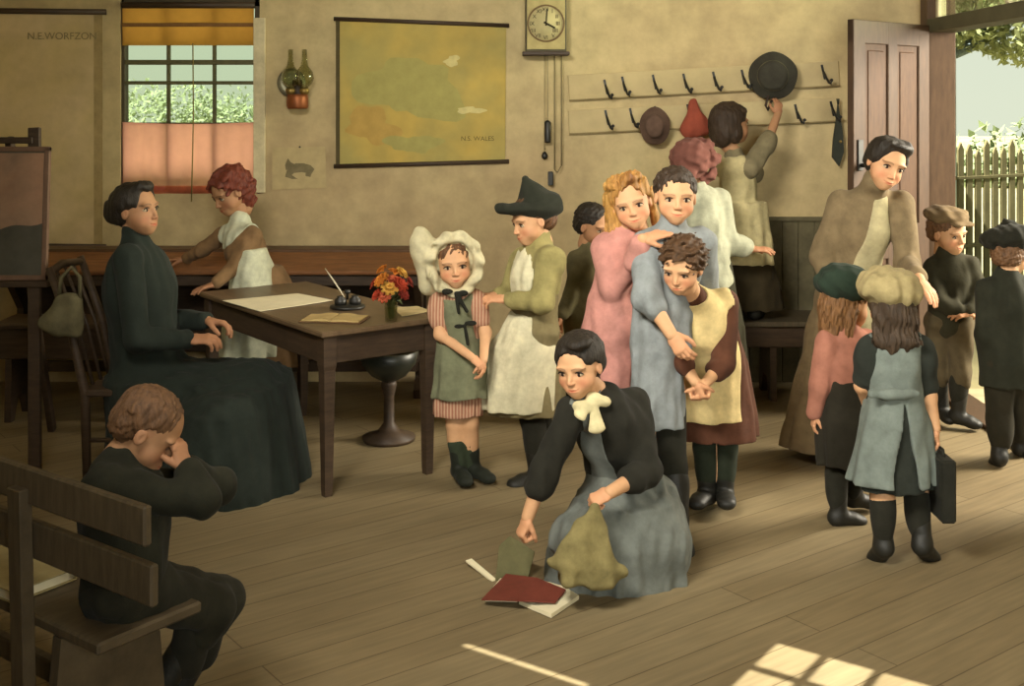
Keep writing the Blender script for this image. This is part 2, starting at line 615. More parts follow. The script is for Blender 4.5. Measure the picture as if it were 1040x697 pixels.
NEST = {'bow': 'frock', 'sash': 'pinafore', 'sash_bow': 'pinafore', 'neck_bow': 'jacket', 'collar_trim': 'dress'}
class Person:
    def __init__(s, label, px, depth, m=1.0, adult=False, ty=0, name='person', group=None):
        s.D, s.m, s.adult = depth, m, adult
        s.o = W(px, HOR + 1, depth)
        s.o[2] = 0
        s.root = thing(name, label, 'person', tuple(s.o), group=group)
        s.fwd = np.array([math.sin(R(ty)), -math.cos(R(ty)), 0])
        s.side = np.array([-s.fwd[1], s.fwd[0], 0])      # image right when facing the camera
        s.arms, s.legs, s.hands, s.made = {}, {}, [], {}
        s.seed = int(px) + int(depth * 100)
    def J(s, px, py, dy=0.0):
        return W(px, py, s.D + dy) - s.o
    # ---------------- skeleton
    def head(s, px, py, dy=0, hh=.21, yaw=0, pitch=0, roll=0):
        s.hc, s.hh = s.J(px, py, dy), hh
        M = Matrix.Rotation(R(yaw), 3, 'Z') @ Matrix.Rotation(R(roll), 3, 'Y') @ Matrix.Rotation(R(pitch), 3, 'X')
        # base frame: side=+x image right, face=-y, up=+z
        B = np.array([[1, 0, 0], [0, -1, 0], [0, 0, 1]], float)
        s.HM = np.array(M) @ B
        return s
    def h2w(s, v):
        return s.hc + ((np.asarray(v) - (0, 0, .5)) * s.hh) @ s.HM.T
    def torso(s, neck, shA, shB, pel, chest_d=None, waist=.8, hip=1.0):
        s.nb, s.shA, s.shB, s.pel = (np.array(a) for a in (neck, shA, shB, pel))
        s.sw = np.linalg.norm(s.shB - s.shA) / 2
        s.cd = chest_d or .085 * s.m
        s.wz, s.hz = waist, hip
        return s
    def arm(s, key, el, wr, hand='relaxed', thumb=None, palm=(0, 0, -1), hd=None, hl=None):
        sh = s.shA if key == 'A' else s.shB
        s.arms[key] = (sh, np.array(el), np.array(wr))
        d = nrm(hd) if hd is not None else nrm(np.array(wr) - np.array(el))
        s.hands.append((key, np.array(wr), d, np.array(palm, float), thumb or ('l' if key == 'B' else 'r'), hand, hl or .128 * s.m))
        return s
    def leg(s, key, hip, kn, an, toe):
        s.legs[key] = tuple(np.array(a) for a in (hip, kn, an, toe))
        return s
    # ---------------- op lists, all with an offset so clothes use the same body
    def t_ops(s, off=0, k=.04, lo=0.0, hi=1.0):
        mid = (s.shA + s.shB) / 2
        up = s.nb * .35 + mid * .65
        ax = up - s.pel
        at = lambda t: s.pel + ax * t
        sw, cd = s.sw, s.cd
        xd = s.side
        w, hp = s.wz, s.hz
        out = []
        if hi > .6:
            out += [A(ecap(at(.70), at(.88), (sw * .80 + off, cd * 1.05 + off), (sw * .80 + off, cd * .85 + off), xd), k),
                    A(ecap(s.shA * .93 + s.nb * .07, s.shB * .93 + s.nb * .07, (.037 * s.m + off,) * 2, (.037 * s.m + off,) * 2, (0, 0, 1)), k),
                    A(cap(up, s.nb, .05 * s.m + off, .036 * s.m + off), k)]
        out += [A(ecap(at(.36), at(.72), (sw * w + off, cd * .92 + off), (sw * .82 + off, cd * 1.05 + off), xd), k)]
        if lo < .3:
            out += [A(ecap(at(.0), at(.38), (sw * hp + off, cd * 1.15 + off), (sw * w + off, cd * .92 + off), xd), k)]
        return out
    def a_ops(s, key, off=0, to=2.0, puff=0, frm=0.0, cuff=None, k=.02):
        sh, el, wr = s.arms[key]
        m = s.m
        r0, r1, r2 = .036 * m, .030 * m, .021 * m
        out = []
        p1 = el if to >= 1 else sh + (el - sh) * to
        rr = r1 if to >= 1 else r0 + (r1 - r0) * to
        p0 = sh + (el - sh) * frm
        if frm < 1: out.append(A(cap(p0, p1, r0 + off, rr + off), k))
        if to > 1:
            t = to - 1
            q0 = el + (wr - el) * max(0, frm - 1)
            out.append(A(cap(q0, el + (wr - el) * t, r1 + off, r1 + (r2 - r1) * t + (off if cuff is None else cuff)), k))
        if puff:
            out.append(A(ell(sh + (el - sh) * .25, (puff, puff, puff * 1.1)), .03))
        return out
    def l_ops(s, key, off=0, frm=0.0, to=2.0, k=.02):
        hip, kn, an, toe = s.legs[key]
        m = s.m
        r0, r1, rc, r2 = .062 * m, .044 * m, .044 * m, .028 * m
        out = []
        lerp = lambda a, b, t: a + (b - a) * t
        if frm < 1:
            out.append(A(cap(lerp(hip, kn, frm), lerp(hip, kn, min(to, 1)), lerp(r0, r1, frm) + off, lerp(r0, r1, min(to, 1)) + off), k))
        if to > 1:
            a, b = max(frm - 1, 0), to - 1
            sh = an - kn
            out.append(A(cap(lerp(kn, an, a), lerp(kn, an, max(b, a + .02)), lerp(r1, r2, a) + off, lerp(r1, r2, b) + off), k))
            calf = kn + sh * .32 - nrm(np.array([toe[0] - an[0], toe[1] - an[1], 0])) * .010 * m
            if a < .3 < b: out.append(A(ell(calf, (rc * .98 + off,) * 2 + (.11 * m,)), k))
        return out
    def f_ops(s, key, off=0, h=None, k=.015):
        hip, kn, an, toe = s.legs[key]
        m = s.m
        d = nrm(toe - an)
        heel = an - d * .018 * m + np.array([0, 0, -.022 * m])
        f = [A(cap(an, heel, .029 * m + off, .026 * m + off), k),
             A(ecap(heel, an + (toe - an) * .7 + (0, 0, 0), (.028 * m + off, .030 * m + off), (.034 * m + off, .024 * m + off), np.cross(d, (0, 0, 1))), k),
             A(ell(toe, (.032 * m + off, .032 * m + off, .020 * m + off)), k)]
        return f
    # ---------------- the body: one mesh
    def body(s, skin='fair', closed=False, iris='2a1a10', brow='4a2e1c', h=.0055):
        base, red = (np.array(srgb(c)) for c in SKIN[skin])
        ops = s.t_ops() + [A(cap(s.nb, s.h2w((0, -.12, .2)), .036 * s.m * (1.05 if s.adult else 1), .19 * s.hh), .03)]
        for k in s.arms: ops += s.a_ops(k)
        for k in s.legs: ops += s.l_ops(k) + s.f_ops(k, -.004)
        v, q = solid(ops, h)
        V, Q, C = [v], [q], [np.tile(base, (len(v), 1))]
        n = len(v)
        parts, eyes = HEADS[s.adult]
        bc, ic = np.array(srgb(brow)), np.array(srgb(iris))
        for hv, hq, w in parts:
            c = np.tile(base, (len(hv), 1))
            c = c + (red - c) * (w['blush'] * .42)[:, None]
            c = c + (np.array(srgb('a8412f')) - c) * (w['lip'] * .8)[:, None]
            c = c + (bc - c) * (w['brow'] * .62)[:, None]
            c = c + (np.array(srgb('8a563c')) - c) * (w['lid'] * .35)[:, None]
            V.append(s.h2w(hv)); Q.append(hq[:, ::-1] + n); C.append(c); n += len(hv)
        ec = {'white': np.array(srgb('b8a78c')), 'iris': ic, 'lash': bc * .6}
        for ev, eq, k in eyes:
            if closed and k != 'lash': continue
            V.append(s.h2w(ev)); Q.append(eq[:, ::-1] + n); C.append(np.tile(ec[k], (len(ev), 1))); n += len(ev)
        hc = base + (red - base) * .18
        for key, wr, d, palm, th, kind, L in s.hands:
            z = -nrm(palm - d * (palm @ d))
            x = np.cross(d, z)
            hv, hq = HANDS[kind]
            if th == 'r':
                hv = hv * (-1, 1, 1)
                hq = hq[:, ::-1]
            V.append(wr + (hv * L) @ np.stack([x, d, z], 1).T); Q.append(hq + n); C.append(np.tile(hc, (len(hv), 1))); n += len(hv)
        me = mesh_np('body', np.concatenate(V), np.concatenate(Q), np.concatenate(C))
        link('body', me, mat('skin', 'ffffff', rough=.62, var=.06, scale=30, attr=True, spec=.3), s.root)
        return s
    def front(s, w0, w1, depth, dx=0.0):
        """keep only the middle strip of the chest (half width w0 at the waist, w1 at the neck)"""
        c, n_, f, sd = s.pel, s.nb, s.fwd, s.side
        def g(X, Y, Z):
            t = np.clip((Z - c[2]) / (n_[2] - c[2]), 0, 1)
            x, y = X - (c[0] + dx + (n_[0] - c[0]) * t), Y - (c[1] + (n_[1] - c[1]) * t)
            return np.maximum(depth - (x * f[0] + y * f[1]), np.abs(x * sd[0] + y * sd[1]) - (w0 + (w1 - w0) * t))
        return I(g)
    # ---------------- clothes, hair, hats
    def wear(s, name, m, ops, h=.0068, wr=.0035, wl=.10, label=None, parent=None):
        if wr: ops = ops + [wrinkle(.0035, .10, s.seed)]
        if wr > .004: ops = ops + [N(lambda X, Y, Z, g=wrinkle((wr - .0035) * .8, wl * .8, s.seed + 5)[1]: np.minimum(g(X, Y, Z), 0))]
        v, q = solid(ops, h)
        s.made[name] = o = link(name, mesh_np(name, v, q), m, s.made.get(NEST.get(name)) or s.root)
        if label: o['label'] = label
        return o
    def onhead(s, name, m, ops, h=.018, label=None, wr=.0, wl=.2, an=(1, 1, 1), parent=None):
        if wr: ops = ops + [wrinkle(wr, wl, s.seed + len(name), an)]
        v, q = solid(ops, h)
        o = link(name, mesh_np(name, s.h2w(v), q[:, ::-1]), m, parent or s.root)
        if label: o['label'] = label
        return o
    def rows(s, *rr):
        """(py, left px, right px, dy, depth ratio) read off the picture -> loft rows"""
        out = []
        for py, l, r, dy, q in rr:
            a, b = s.J(l, py, dy), s.J(r, py, dy)
            rx = (b[0] - a[0]) / 2
            out.append((a[2], (a[0] + b[0]) / 2, dy, rx, rx * q))
        return out
    def skirt(s, rr, off=0, n=9, amp=.05, ph=0, hollow=True, top=None):
        rows = [(z, x, y, a + off, b + off) for z, x, y, a, b in s.rows(*rr)]
        z0, z1 = min(r[0] for r in rows), max(r[0] for r in rows)
        def fold2(a, z):
            # whole-number waves only, so the outline closes
            t = np.clip((z1 - z) / (z1 - z0), 0, 1)
            return amp * t * (np.sin(n * a + ph + .9 * np.sin(2 * a + ph)) * .6 + np.sin((n + 5) * a + 2 * ph + 1.5 * t) * .4)
        out = [A(loft(rows, fold2), .02)]
        if hollow:
            rs = sorted(rows)
            zb = rs[0][0]
            cut = [(zb - .02, rs[0][1], rs[0][2], rs[0][3] - .02, rs[0][4] - .02)]
            zz = zb + (rs[-1][0] - zb) * .35
            T = np.array(rs)
            cut.append((zz,) + tuple(np.interp(zz, T[:, 0], T[:, i]) - (.03 if i > 2 else 0) for i in (1, 2, 3, 4)))
            out.append(S(loft(cut), .004))
        return out
    def boots(s, m, to=.55, name='boot', off=.0075, label=None):
        for k in s.legs:
            hip, kn, an, toe = s.legs[k]
            ops = s.l_ops(k, off, frm=2 - to, to=2.0) + s.f_ops(k, off)
            s.wear(name, m, ops, h=.0055, wr=0, label=label)
    def stockings(s, m, frm=.8, to=2.0, name='stocking', label=None):
        for k in s.legs:
            s.wear(name, m, s.l_ops(k, .004, frm, to), h=.0055, wr=0, label=label)

# hair ops in head space
def hair_cap(front=.80, side=.36, back=.25, fat=0.0):
    return [A(ell((0, -.10, .655), (.395 + fat, .455 + fat, .385 + fat)), .03),
            A(ell((0, -.26, .45), (.33 + fat, .28 + fat, .28)), .08),
            S(ell((0, .40, front - .42), (side, .42, .44)), .05),
            S(ell((.36, .12, .36), (.12, .20, .22)), .05), S(ell((-.36, .12, .36), (.12, .20, .22)), .05),
            S(ell((0, -.3, back - .35), (.6, .6, .36)), .05)]
# ------------------------------------------------------------------ the room
XL, XR, YB, YF, ZC = -3.45, 2.50, 7.25, -1.6, 3.4
YW = YB - .02
def wx(px): return (px - 520) / FPX * YW
def wz(py): return EYE - (py - HOR) / FPX * YW
PLASTER = mat('plaster', 'bfae82', rough=.95, var=.16, scale=7, color2='b09c76', thr=.9, spec=.1)
CEIL = mat('ceiling_boards', 'a89878', rough=.95, var=.1, scale=4, spec=.1)
WOOD_D = mat('dark_wood', '3d2f22', rough=.55, var=.35, scale=9, stretch=(1, 1, 6), spec=.35)
WOOD_T = mat('table_wood', '463829', rough=.4, var=.3, scale=8, stretch=(6, 1, 1), spec=.45)
WOOD_B = mat('bench_wood', '4a4233', rough=.5, var=.3, scale=9, stretch=(6, 1, 1), spec=.35)
WOOD_O = mat('orange_brown_wood', '7d5434', rough=.5, var=.3, scale=7, stretch=(1, 5, 5), spec=.35)
WOOD_R = mat('red_brown_door_wood', '43301f', rough=.65, var=.25, scale=8, stretch=(5, 5, 1), spec=.35)
OLIVE = mat('olive_paint', '57503a', rough=.7, var=.2, scale=8)
IRON = mat('black_iron', '1d1c18', rough=.45, var=.1, spec=.5)
PAPER = mat('paper', 'd9cfae', rough=.9, var=.06)

def floor_mat():
    m = bpy.data.materials.new('floorboards')
    m.use_nodes = True
    n, l = m.node_tree.nodes, m.node_tree.links
    b = n['Principled BSDF']
    b.inputs['Roughness'].default_value = .6
    b.inputs['Specular IOR Level'].default_value = .3
    t = n.new('ShaderNodeTexCoord')
    mp = n.new('ShaderNodeMapping')
    mp.inputs['Rotation'].default_value = (0, 0, R(-36.87))
    l.new(t.outputs['Object'], mp.inputs[0])
    br = n.new('ShaderNodeTexBrick')
    br.inputs['Scale'].default_value = 1.0
    br.inputs['Mortar Size'].default_value = .0035
    br.inputs['Mortar Smooth'].default_value = .6
    br.inputs['Brick Width'].default_value = 3.1
    br.inputs['Row Height'].default_value = .145
    br.inputs['Color1'].default_value = srgb('7e7054') + (1,)
    br.inputs['Color2'].default_value = srgb('78694d') + (1,)
    br.inputs['Mortar'].default_value = srgb('5a4c35') + (1,)
    l.new(mp.outputs[0], br.inputs[0])
    m2 = n.new('ShaderNodeMapping')
    m2.inputs['Scale'].default_value = (1.2, 14, 1)
    l.new(mp.outputs[0], m2.inputs[0])
    ns = n.new('ShaderNodeTexNoise')
    ns.inputs['Scale'].default_value = 3
    ns.inputs['Detail'].default_value = 6
    l.new(m2.outputs[0], ns.inputs[0])
    n3 = n.new('ShaderNodeTexNoise')
    n3.inputs['Scale'].default_value = 1.1
    n3.inputs['Detail'].default_value = 4
    l.new(t.outputs['Object'], n3.inputs[0])
    ad = n.new('ShaderNodeMath'); ad.operation = 'ADD'
    l.new(ns.outputs[0], ad.inputs[0]); l.new(n3.outputs[0], ad.inputs[1])
    rg = n.new('ShaderNodeMapRange')
    rg.inputs[1].default_value, rg.inputs[2].default_value = .7, 1.3
    rg.inputs[3].default_value, rg.inputs[4].default_value = .78, 1.18
    l.new(ad.outputs[0], rg.inputs[0])
    mx = n.new('ShaderNodeMix'); mx.data_type = 'RGBA'; mx.blend_type = 'MULTIPLY'; mx.inputs[0].default_value = 1
    l.new(br.outputs[0], mx.inputs[6]); l.new(rg.outputs[0], mx.inputs[7])
    l.new(mx.outputs[2], b.inputs['Base Color'])
    return m
def struct(o):
    o['kind'] = 'structure'
    return o

struct(MB().box((XL - .15, YF - .15, -.08), (XR + .12, YB + .15, 0), 0).build('floor', floor_mat()))
# back wall with the left window's opening
WX0, WX1, WZ0, WZ1 = wx(121), wx(263), wz(197), wz(-2)
b = MB()
for lo, hi in (((XL, YB, 0), (WX0, YB + .15, ZC)), ((WX1, YB, 0), (XR + .12, YB + .15, ZC)),
               ((WX0, YB, 0), (WX1, YB + .15, WZ0)), ((WX0, YB, WZ1), (WX1, YB + .15, ZC))):
    b.box(lo, hi, 0)
struct(b.build('wall_back', PLASTER))
DY0, DY1, DZ = 5.0, 7.05, 2.85
b = MB()
for lo, hi in (((XR, YF, 0), (XR + .12, DY0, ZC)), ((XR, DY1, 0), (XR + .12, YB, ZC)), ((XR, DY0, DZ), (XR + .12, DY1, ZC))):
    b.box(lo, hi, 0)
struct(b.build('wall_right', PLASTER))
struct(MB().box((XL - .15, YF, 0), (XL, YB + .15, ZC), 0).build('wall_left', PLASTER))
struct(MB().box((XL - .15, YF - .15, 0), (XR + .12, YF, ZC), 0).build('wall_front', PLASTER))
# ceiling with a skylight opening added, out of view, to throw the floor patch
def sky_pt(px, py):
    d = depth_of_floor(py)
    p = W(px, py, d)
    p[2] = 0
    return p + SUN_N * (ZC / SUN_N[2])
SUN_N = np.array(SUN)
q0 = sky_pt(786, 651)
e1 = sky_pt(838, 665.5) - q0            # across the added panes
e2 = sky_pt(737, 671.5) - q0
u1, u2 = nrm(e1), nrm(e2)
u2 = nrm(u2 - u1 * (u1 @ u2))
pw, ph = np.linalg.norm(e1), abs(e2 @ u2)
NC, NR = 3, 2
skc = q0 + u1 * pw * NC / 2 + u2 * ph * NR / 2
sk = MB()
# ceiling in the opening's own axes, with a slit added for a light streak
M = np.stack([u1, u2, (0, 0, 1)], 1)
hx, hy = pw * NC / 2, ph * NR / 2
BIG = 9.0
ga, gb = (M.T @ (sky_pt(*k) - skc) for k in ((470, 655), (594, 698)))
gv = (ga[1] + gb[1]) / 2
ga0, gb0 = min(ga[0], gb[0]), max(ga[0], gb[0])
US = sorted({-BIG, ga0, gb0, -hx, hx, BIG})
VS = sorted({-BIG, gv - .016, gv + .016, -hy, hy, BIG})
for a_, b_ in zip(US, US[1:]):
    for c_, d_ in zip(VS, VS[1:]):
        um, vm = (a_ + b_) / 2, (c_ + d_) / 2
        if (abs(um) < hx and abs(vm) < hy) or (ga0 < um < gb0 and abs(vm - gv) < .016):
            continue
        sk.obox(skc + M @ np.array([um, vm, 0]) + (0, 0, .008), ((b_ - a_) / 2, (d_ - c_) / 2, .008), M, 0)
struct(sk.build('ceiling', CEIL))
b = MB()
for i in range(NC + 1):
    t = -hx + i * pw
    b.obox(skc + M @ np.array([t, 0, .01]), (.013, hy, .008), M, 0)
for j in range(NR + 1):
    t = -hy + j * ph
    b.obox(skc + M @ np.array([0, t, .01]), (hx, .013, .008), M, 0)
struct(b.build('added_skylight', WOOD_D))  # added bars that split the sun patch into panes

# --- left window: frame, sashes, glass, blind and curtain
fr = MB()
fy0, fy1 = YB + .02, YB + .10
fr.box((WX0 - .00, fy0, WZ0), (WX0 + .02, fy1, WZ1)).box((WX1 - .035, fy0, WZ0), (WX1, fy1, WZ1))
fr.box((WX0, fy0, WZ0), (WX1, fy1, WZ0 + .03)).box((WX0, fy0, WZ1 - .05), (WX1, fy1, WZ1))
w1 = struct(fr.build('window_1', mat('window_frame_brown', '4a4230', rough=.6)))
sb = MB()
for py, t in ((63, .030), (84, .022), (126, .016)):
    sb.box((WX0 + .02, fy0 - .0, wz(py) - t / 2), (WX1 - .035, fy1 - .02, wz(py) + t / 2))
for px in (168, 215):
    sb.box((wx(px) - .009, fy0 + .01, WZ0 + .03), (wx(px) + .009, fy1 - .03, WZ1 - .05))
sb.build('glazing_bars', mat('olive_bar', '5d5a3c', rough=.6), w1)
MB().box((WX0 + .02, fy0 + .035, WZ0 + .03), (WX1 - .035, fy0 + .04, WZ1 - .05), 0).build('pane', glass_mat('window_glass'), w1)
cs = MB().box((wx(257), YB - .015, wz(196)), (wx(269), YB + .0, wz(18)), .003)
o = cs.build('architrave', mat('cream_paint', 'c9bd98', rough=.6), w1)
MB().tube([(wx(195), YB + .0, wz(44)), (wx(196), YB - .01, wz(120)), (wx(194), YB - .01, wz(205))], .004, 6).build('sash_cord', mat('cord', '8a7a48'), w1)
def sheet(x0, x1, z0, z1, y, amp, n, name, m, parent=None, th=.003, ph=0, sag=0):
    vs, fs = [], []
    nx, nz = 80, 24
    for s in (0,):
        for j in range(nz + 1):
            for i in range(nx + 1):
                u, v = i / nx, j / nz
                yy = y + amp * math.sin(n * 2 * math.pi * u + ph + .7 * math.sin(5 * u + 3 * v)) * (.6 + .4 * v) + amp * .4 * math.sin(2.7 * n * 6.28 * u + 1) + s * th
                zt = z1 - sag * math.sin(math.pi * u)
                vs.append((x0 + (x1 - x0) * u, yy, zt + (z0 - zt) * v))
    K = (nx + 1) * (nz + 1)
    g = lambda s, i, j: s * K + j * (nx + 1) + i
    for j in range(nz):
        for i in range(nx):
            fs.append((g(0, i, j), g(0, i, j + 1), g(0, i + 1, j + 1), g(0, i + 1, j)))
    return MB().add(vs, fs, True).build(name, m, parent)
cu = sheet(wx(123), wx(260), wz(195), wz(124), YB + .005, .006, 3.5, 'cafe_curtain', mat('pink_curtain', 'f2ae9c', rough=.9, var=.08, scale=5, trans=.88, sheer=.12), sag=.012)
props(cu, 'sheer pink half curtain across the lower part of the left window', 'curtain')
hem = sheet(wx(123), wx(260), wz(197), wz(189), YB + .0015, .006, 3.5, 'hem', mat('coral_hem', 'e89470', rough=.9, trans=.8), cu)
bl = thing('roller_blind', 'short orange blind drawn down over the top of the left window', 'blind', (wx(190), YB, wz(8)))
def rel(o, e):
    o.parent = e
    o.location = Vector(o.location) - Vector(e.location)
    return o
o = sheet(wx(123), wx(257), wz(46), wz(6), YB + .002, .003, 1.5, 'blind_cloth', mat('orange_blind', 'dca050', rough=.9, var=.1, scale=4, trans=.85))
rel(o, bl)
o = MB().box((wx(123), YB - .004, wz(27)), (wx(257), YB + .004, wz(23)), .002).build('blind_slat', mat('blind_bar', '7d5a34'))
rel(o, bl)
o = MB().tube([(wx(123), YB - .0, wz(5)), (wx(258), YB - .0, wz(5))], .02, 12).build('roller', WOOD_D)
rel(o, bl)

# --- doorway on the right: frame, transom light, open door
FRM = mat('door_frame_brown', '503d2c', rough=.55, var=.2, scale=8, stretch=(5, 5, 1))
b = MB()
b.box((XR - .03, DY1 - .02, 0), (XR + .14, DY1 + .10, DZ)).box((XR - .03, DY0 - .10, 0), (XR + .14, DY0 + .02, DZ))
struct(b.build('trim_1', FRM))
b = MB()
b.box((XR - .03, DY0, 2.13), (XR + .14, DY1, 2.21)).box((XR - .03, DY0, DZ - .04), (XR + .14, DY1, DZ + .05))
struct(b.build('trim_2', mat('olive_beam', '4d4a36', rough=.6, var=.2, scale=8)))
w2 = MB()
for y in (DY0 + .02, 6.0, DY1 - .06):
    w2.box((XR + .02, y, 2.21), (XR + .07, y + .04, DZ - .04))
w2 = struct(w2.build('window_2', mat('cream_paint', 'c9bd98')))
MB().box((XR + .04, DY0 + .04, 2.21), (XR + .045, DY1 - .04, DZ - .04), 0).build('pane', glass_mat('window_glass'), w2)
struct(MB().box((XR - .02, DY0, 0), (XR + .16, DY1, .02)).build('trim_3', FRM))

hp, fp = np.array([2.455, 7.0]), np.array([1.85, 6.46])
dv = fp - hp
DL = np.linalg.norm(dv)
door = bpy.data.objects.new('door_1', None)
COL.objects.link(door)
door.location = (hp[0], hp[1], .01)
door.rotation_euler = (0, 0, math.atan2(dv[1], dv[0]))
struct(door)
DH = 2.16
b = MB()
for x0, x1 in ((0, .12), (DL - .12, DL), (DL / 2 - .05, DL / 2 + .05)):
    b.box((x0, -.02, 0), (x1, .02, DH), .004)
for z0, z1 in ((0, .22), (.82, 1.0), (DH - .13, DH)):
    b.box((0, -.0195, z0), (DL, .0195, z1), .004)
b.build('door_frame', WOOD_R, door)
for x0, x1 in ((.12, DL / 2 - .05), (DL / 2 + .05, DL - .12)):
    for z0, z1 in ((.22, .82), (1.0, DH - .13)):
        m_ = MB().box((x0 - .005, -.008, z0 - .005), (x1 + .005, .008, z1 + .005), 0)
        m_.box((x0 + .035, -.014, z0 + .035), (x1 - .035, .014, z1 - .035), .006)
        m_.build('door_panel', mat('door_panel_wood', '483220', rough=.65, var=.25, scale=8, stretch=(5, 5, 1)), door)
o = MB().box((DL - .085, .02, 1.33), (DL - .035, .03, 1.50), .004).build('lock_plate', IRON, door)
o2 = MB().lathe([(.0, 0), (.012, 0), (.012, .03), (.026, .04), (.03, .055), (.022, .07), (0, .074)], M=[[1, 0, 0], [0, 0, 1], [0, -1, 0]], c=(DL - .06, .028, 1.36), n=16).build('knob', IRON, o)

# --- lower wall boarding on the right of the back wall
b = MB()
x = wx(728)
while x < XR - .1:
    b.box((x, YB - .018, 0), (min(x + .098, XR - .03), YB + .002, 1.0), .004)
    x += .1
b.box((wx(726), YB - .03, .985), (XR - .02, YB + .002, 1.012), .004)
struct(b.build('trim_4', mat('dado_boards', '5c5640', rough=.8, var=.3, scale=10)))
# ------------------------------------------------------------------ furniture
def at_floor(px, py):
    return W(px, py, depth_of_floor(py))
def on_plane(px, py, z):
    d = FPX * (EYE - z) / (py - HOR)
    return W(px, py, d)

# teacher's table
TN = np.array([-.844, 5.06]); TE1 = np.array([-.5600, .8285]); TE2 = np.array([.8, .6])
TW, TL, TH = .62, 1.36, .725
tc_ = TN + TE2 * TW / 2 + TE1 * TL / 2
TRZ = math.atan2(.6, .8)
table = thing('table', "teacher's dark wooden table with tapered legs, papers and flowers on top", 'table', (tc_[0], tc_[1], 0), TRZ)
hw, hl = TW / 2, TL / 2
MB().box((-hw, -hl, TH - .026), (hw, hl, TH), .006).build('tabletop', mat('tabletop_wood', '5f4d38', rough=.4, var=.25, scale=8, stretch=(6, 1, 1), spec=.45), table)
b = MB()
i_ = .035
b.box((-hw + i_, -hl + i_, TH - .15), (hw - i_, -hl + i_ + .022, TH - .026)).box((-hw + i_, hl - i_ - .022, TH - .15), (hw - i_, hl - i_, TH - .026))
b.box((-hw + i_, -hl + i_, TH - .15), (-hw + i_ + .022, hl - i_, TH - .026)).box((hw - i_ - .022, -hl + i_, TH - .15), (hw - i_, hl - i_, TH - .026))
b.build('apron', WOOD_D, table)
for sx in (-1, 1):
    for sy in (-1, 1):
        cx, cy = sx * (hw - .05), sy * (hl - .05)
        vs, fs = [], []
        prof = [(0, .017), (.03, .019), (.55, .027), (.57, .031), (TH - .026, .031)]
        for z, r in prof:
            vs += [(cx - r, cy - r, z), (cx + r, cy - r, z), (cx + r, cy + r, z), (cx - r, cy + r, z)]
        fs.append((3, 2, 1, 0))
        for k in range(len(prof) - 1):
            for j in range(4):
                fs.append((k * 4 + j, k * 4 + (j + 1) % 4, k * 4 + 4 + (j + 1) % 4, k * 4 + 4 + j))
        n4 = (len(prof) - 1) * 4
        fs.append((n4, n4 + 1, n4 + 2, n4 + 3))
        MB().add(vs, fs).build('leg', WOOD_D, table)

def flat_poly(name, pts, z, th, m, label, cat, group=None, curl=0):
    """a thin sheet lying on plane z, corners read off the picture"""
    P = [on_plane(px, py, z) for px, py in pts]
    c = np.mean(P, 0); c[2] = z
    o_ = thing(name, label, cat, tuple(c), group=group) if False else None
    n = 10
    vs, fs = [], []
    a, b_, c_, d_ = [p - c for p in P]
    for s in (0, 1):
        for j in range(n + 1):
            for i in range(n + 1):
                u, v = i / n, j / n
                p = (a * (1 - u) + b_ * u) * (1 - v) + (d_ * (1 - u) + c_ * u) * v
                e = curl * (max(0, u - .6) ** 2 + .6 * max(0, .35 - v) ** 2)
                vs.append((p[0], p[1], .0015 + e + s * th))
    K = (n + 1) ** 2
    g = lambda s, i, j: s * K + j * (n + 1) + i
    for j in range(n):
        for i in range(n):
            q = (g(0, i, j), g(0, i + 1, j), g(0, i + 1, j + 1), g(0, i, j + 1))
            fs += [q, tuple(k + K for k in q[::-1])]
    for i in range(n):
        for (j, fl) in ((0, 1), (n, 0)):
            fs.append((g(0, i, j), g(0, i + 1, j), g(1, i + 1, j), g(1, i, j)))
        for ii in (0, n):
            fs.append((g(0, ii, i), g(0, ii, i + 1), g(1, ii, i + 1), g(1, ii, i)))
    o_ = MB().add(vs, fs).build(name, m)
    o_.location = c
    return props(o_, label, cat, group)

flat_poly('paper_sheet', [(264, 317), (338, 306), (302, 299), (226, 306)], TH, .0025, PAPER, 'large white paper sheet lying on the far half of the table', 'paper', curl=.01)
flat_poly('paper_sheet', [(408, 322), (438, 317), (424, 312), (398, 313)], TH, .0025, mat('yellowed_paper', 'cbb98a'), 'small yellowed paper sheet behind the flower glass at the table corner', 'paper', curl=.01)
# writing pad / open copy book
pc = on_plane(340, 325, TH)
pad = thing('copy_book', 'brown copy book lying open on the table in front of the inkstand', 'book', (pc[0], pc[1], TH), R(-8))
MB().box((-.145, -.085, .001), (.145, .085, .006), .002).build('cover', mat('brown_cover', '6b5236'), pad)
for sx in (-1, 1):
    vs, fs = [], []
    n = 8
    for s in (0, 1):
        for j in (0, 1):
            for i in range(n + 1):
                u = i / n
                vs.append((sx * (.002 + .132 * u), -.078 + .156 * j, .0065 + s * (.004 + .010 * math.sin(math.pi * min(1, u * 1.25 + .12)) * (1 - u * .6))))
    K = 2 * (n + 1)
    for i in range(n):
        fs += [(i, i + 1, i + n + 2, i + n + 1), (K + i, K + i + n + 1, K + i + n + 2, K + i + 1),
               (i, K + i, K + i + 1, i + 1), (i + n + 1, i + n + 2, K + i + n + 2, K + i + n + 1)]
    fs += [(0, n + 1, K + n + 1, K), (n, K + n, K + n + n + 1, n + n + 1)]
    MB().add(vs, fs, False).build('page', mat('tan_pages', 'b29a66', rough=.9, var=.1), pad)
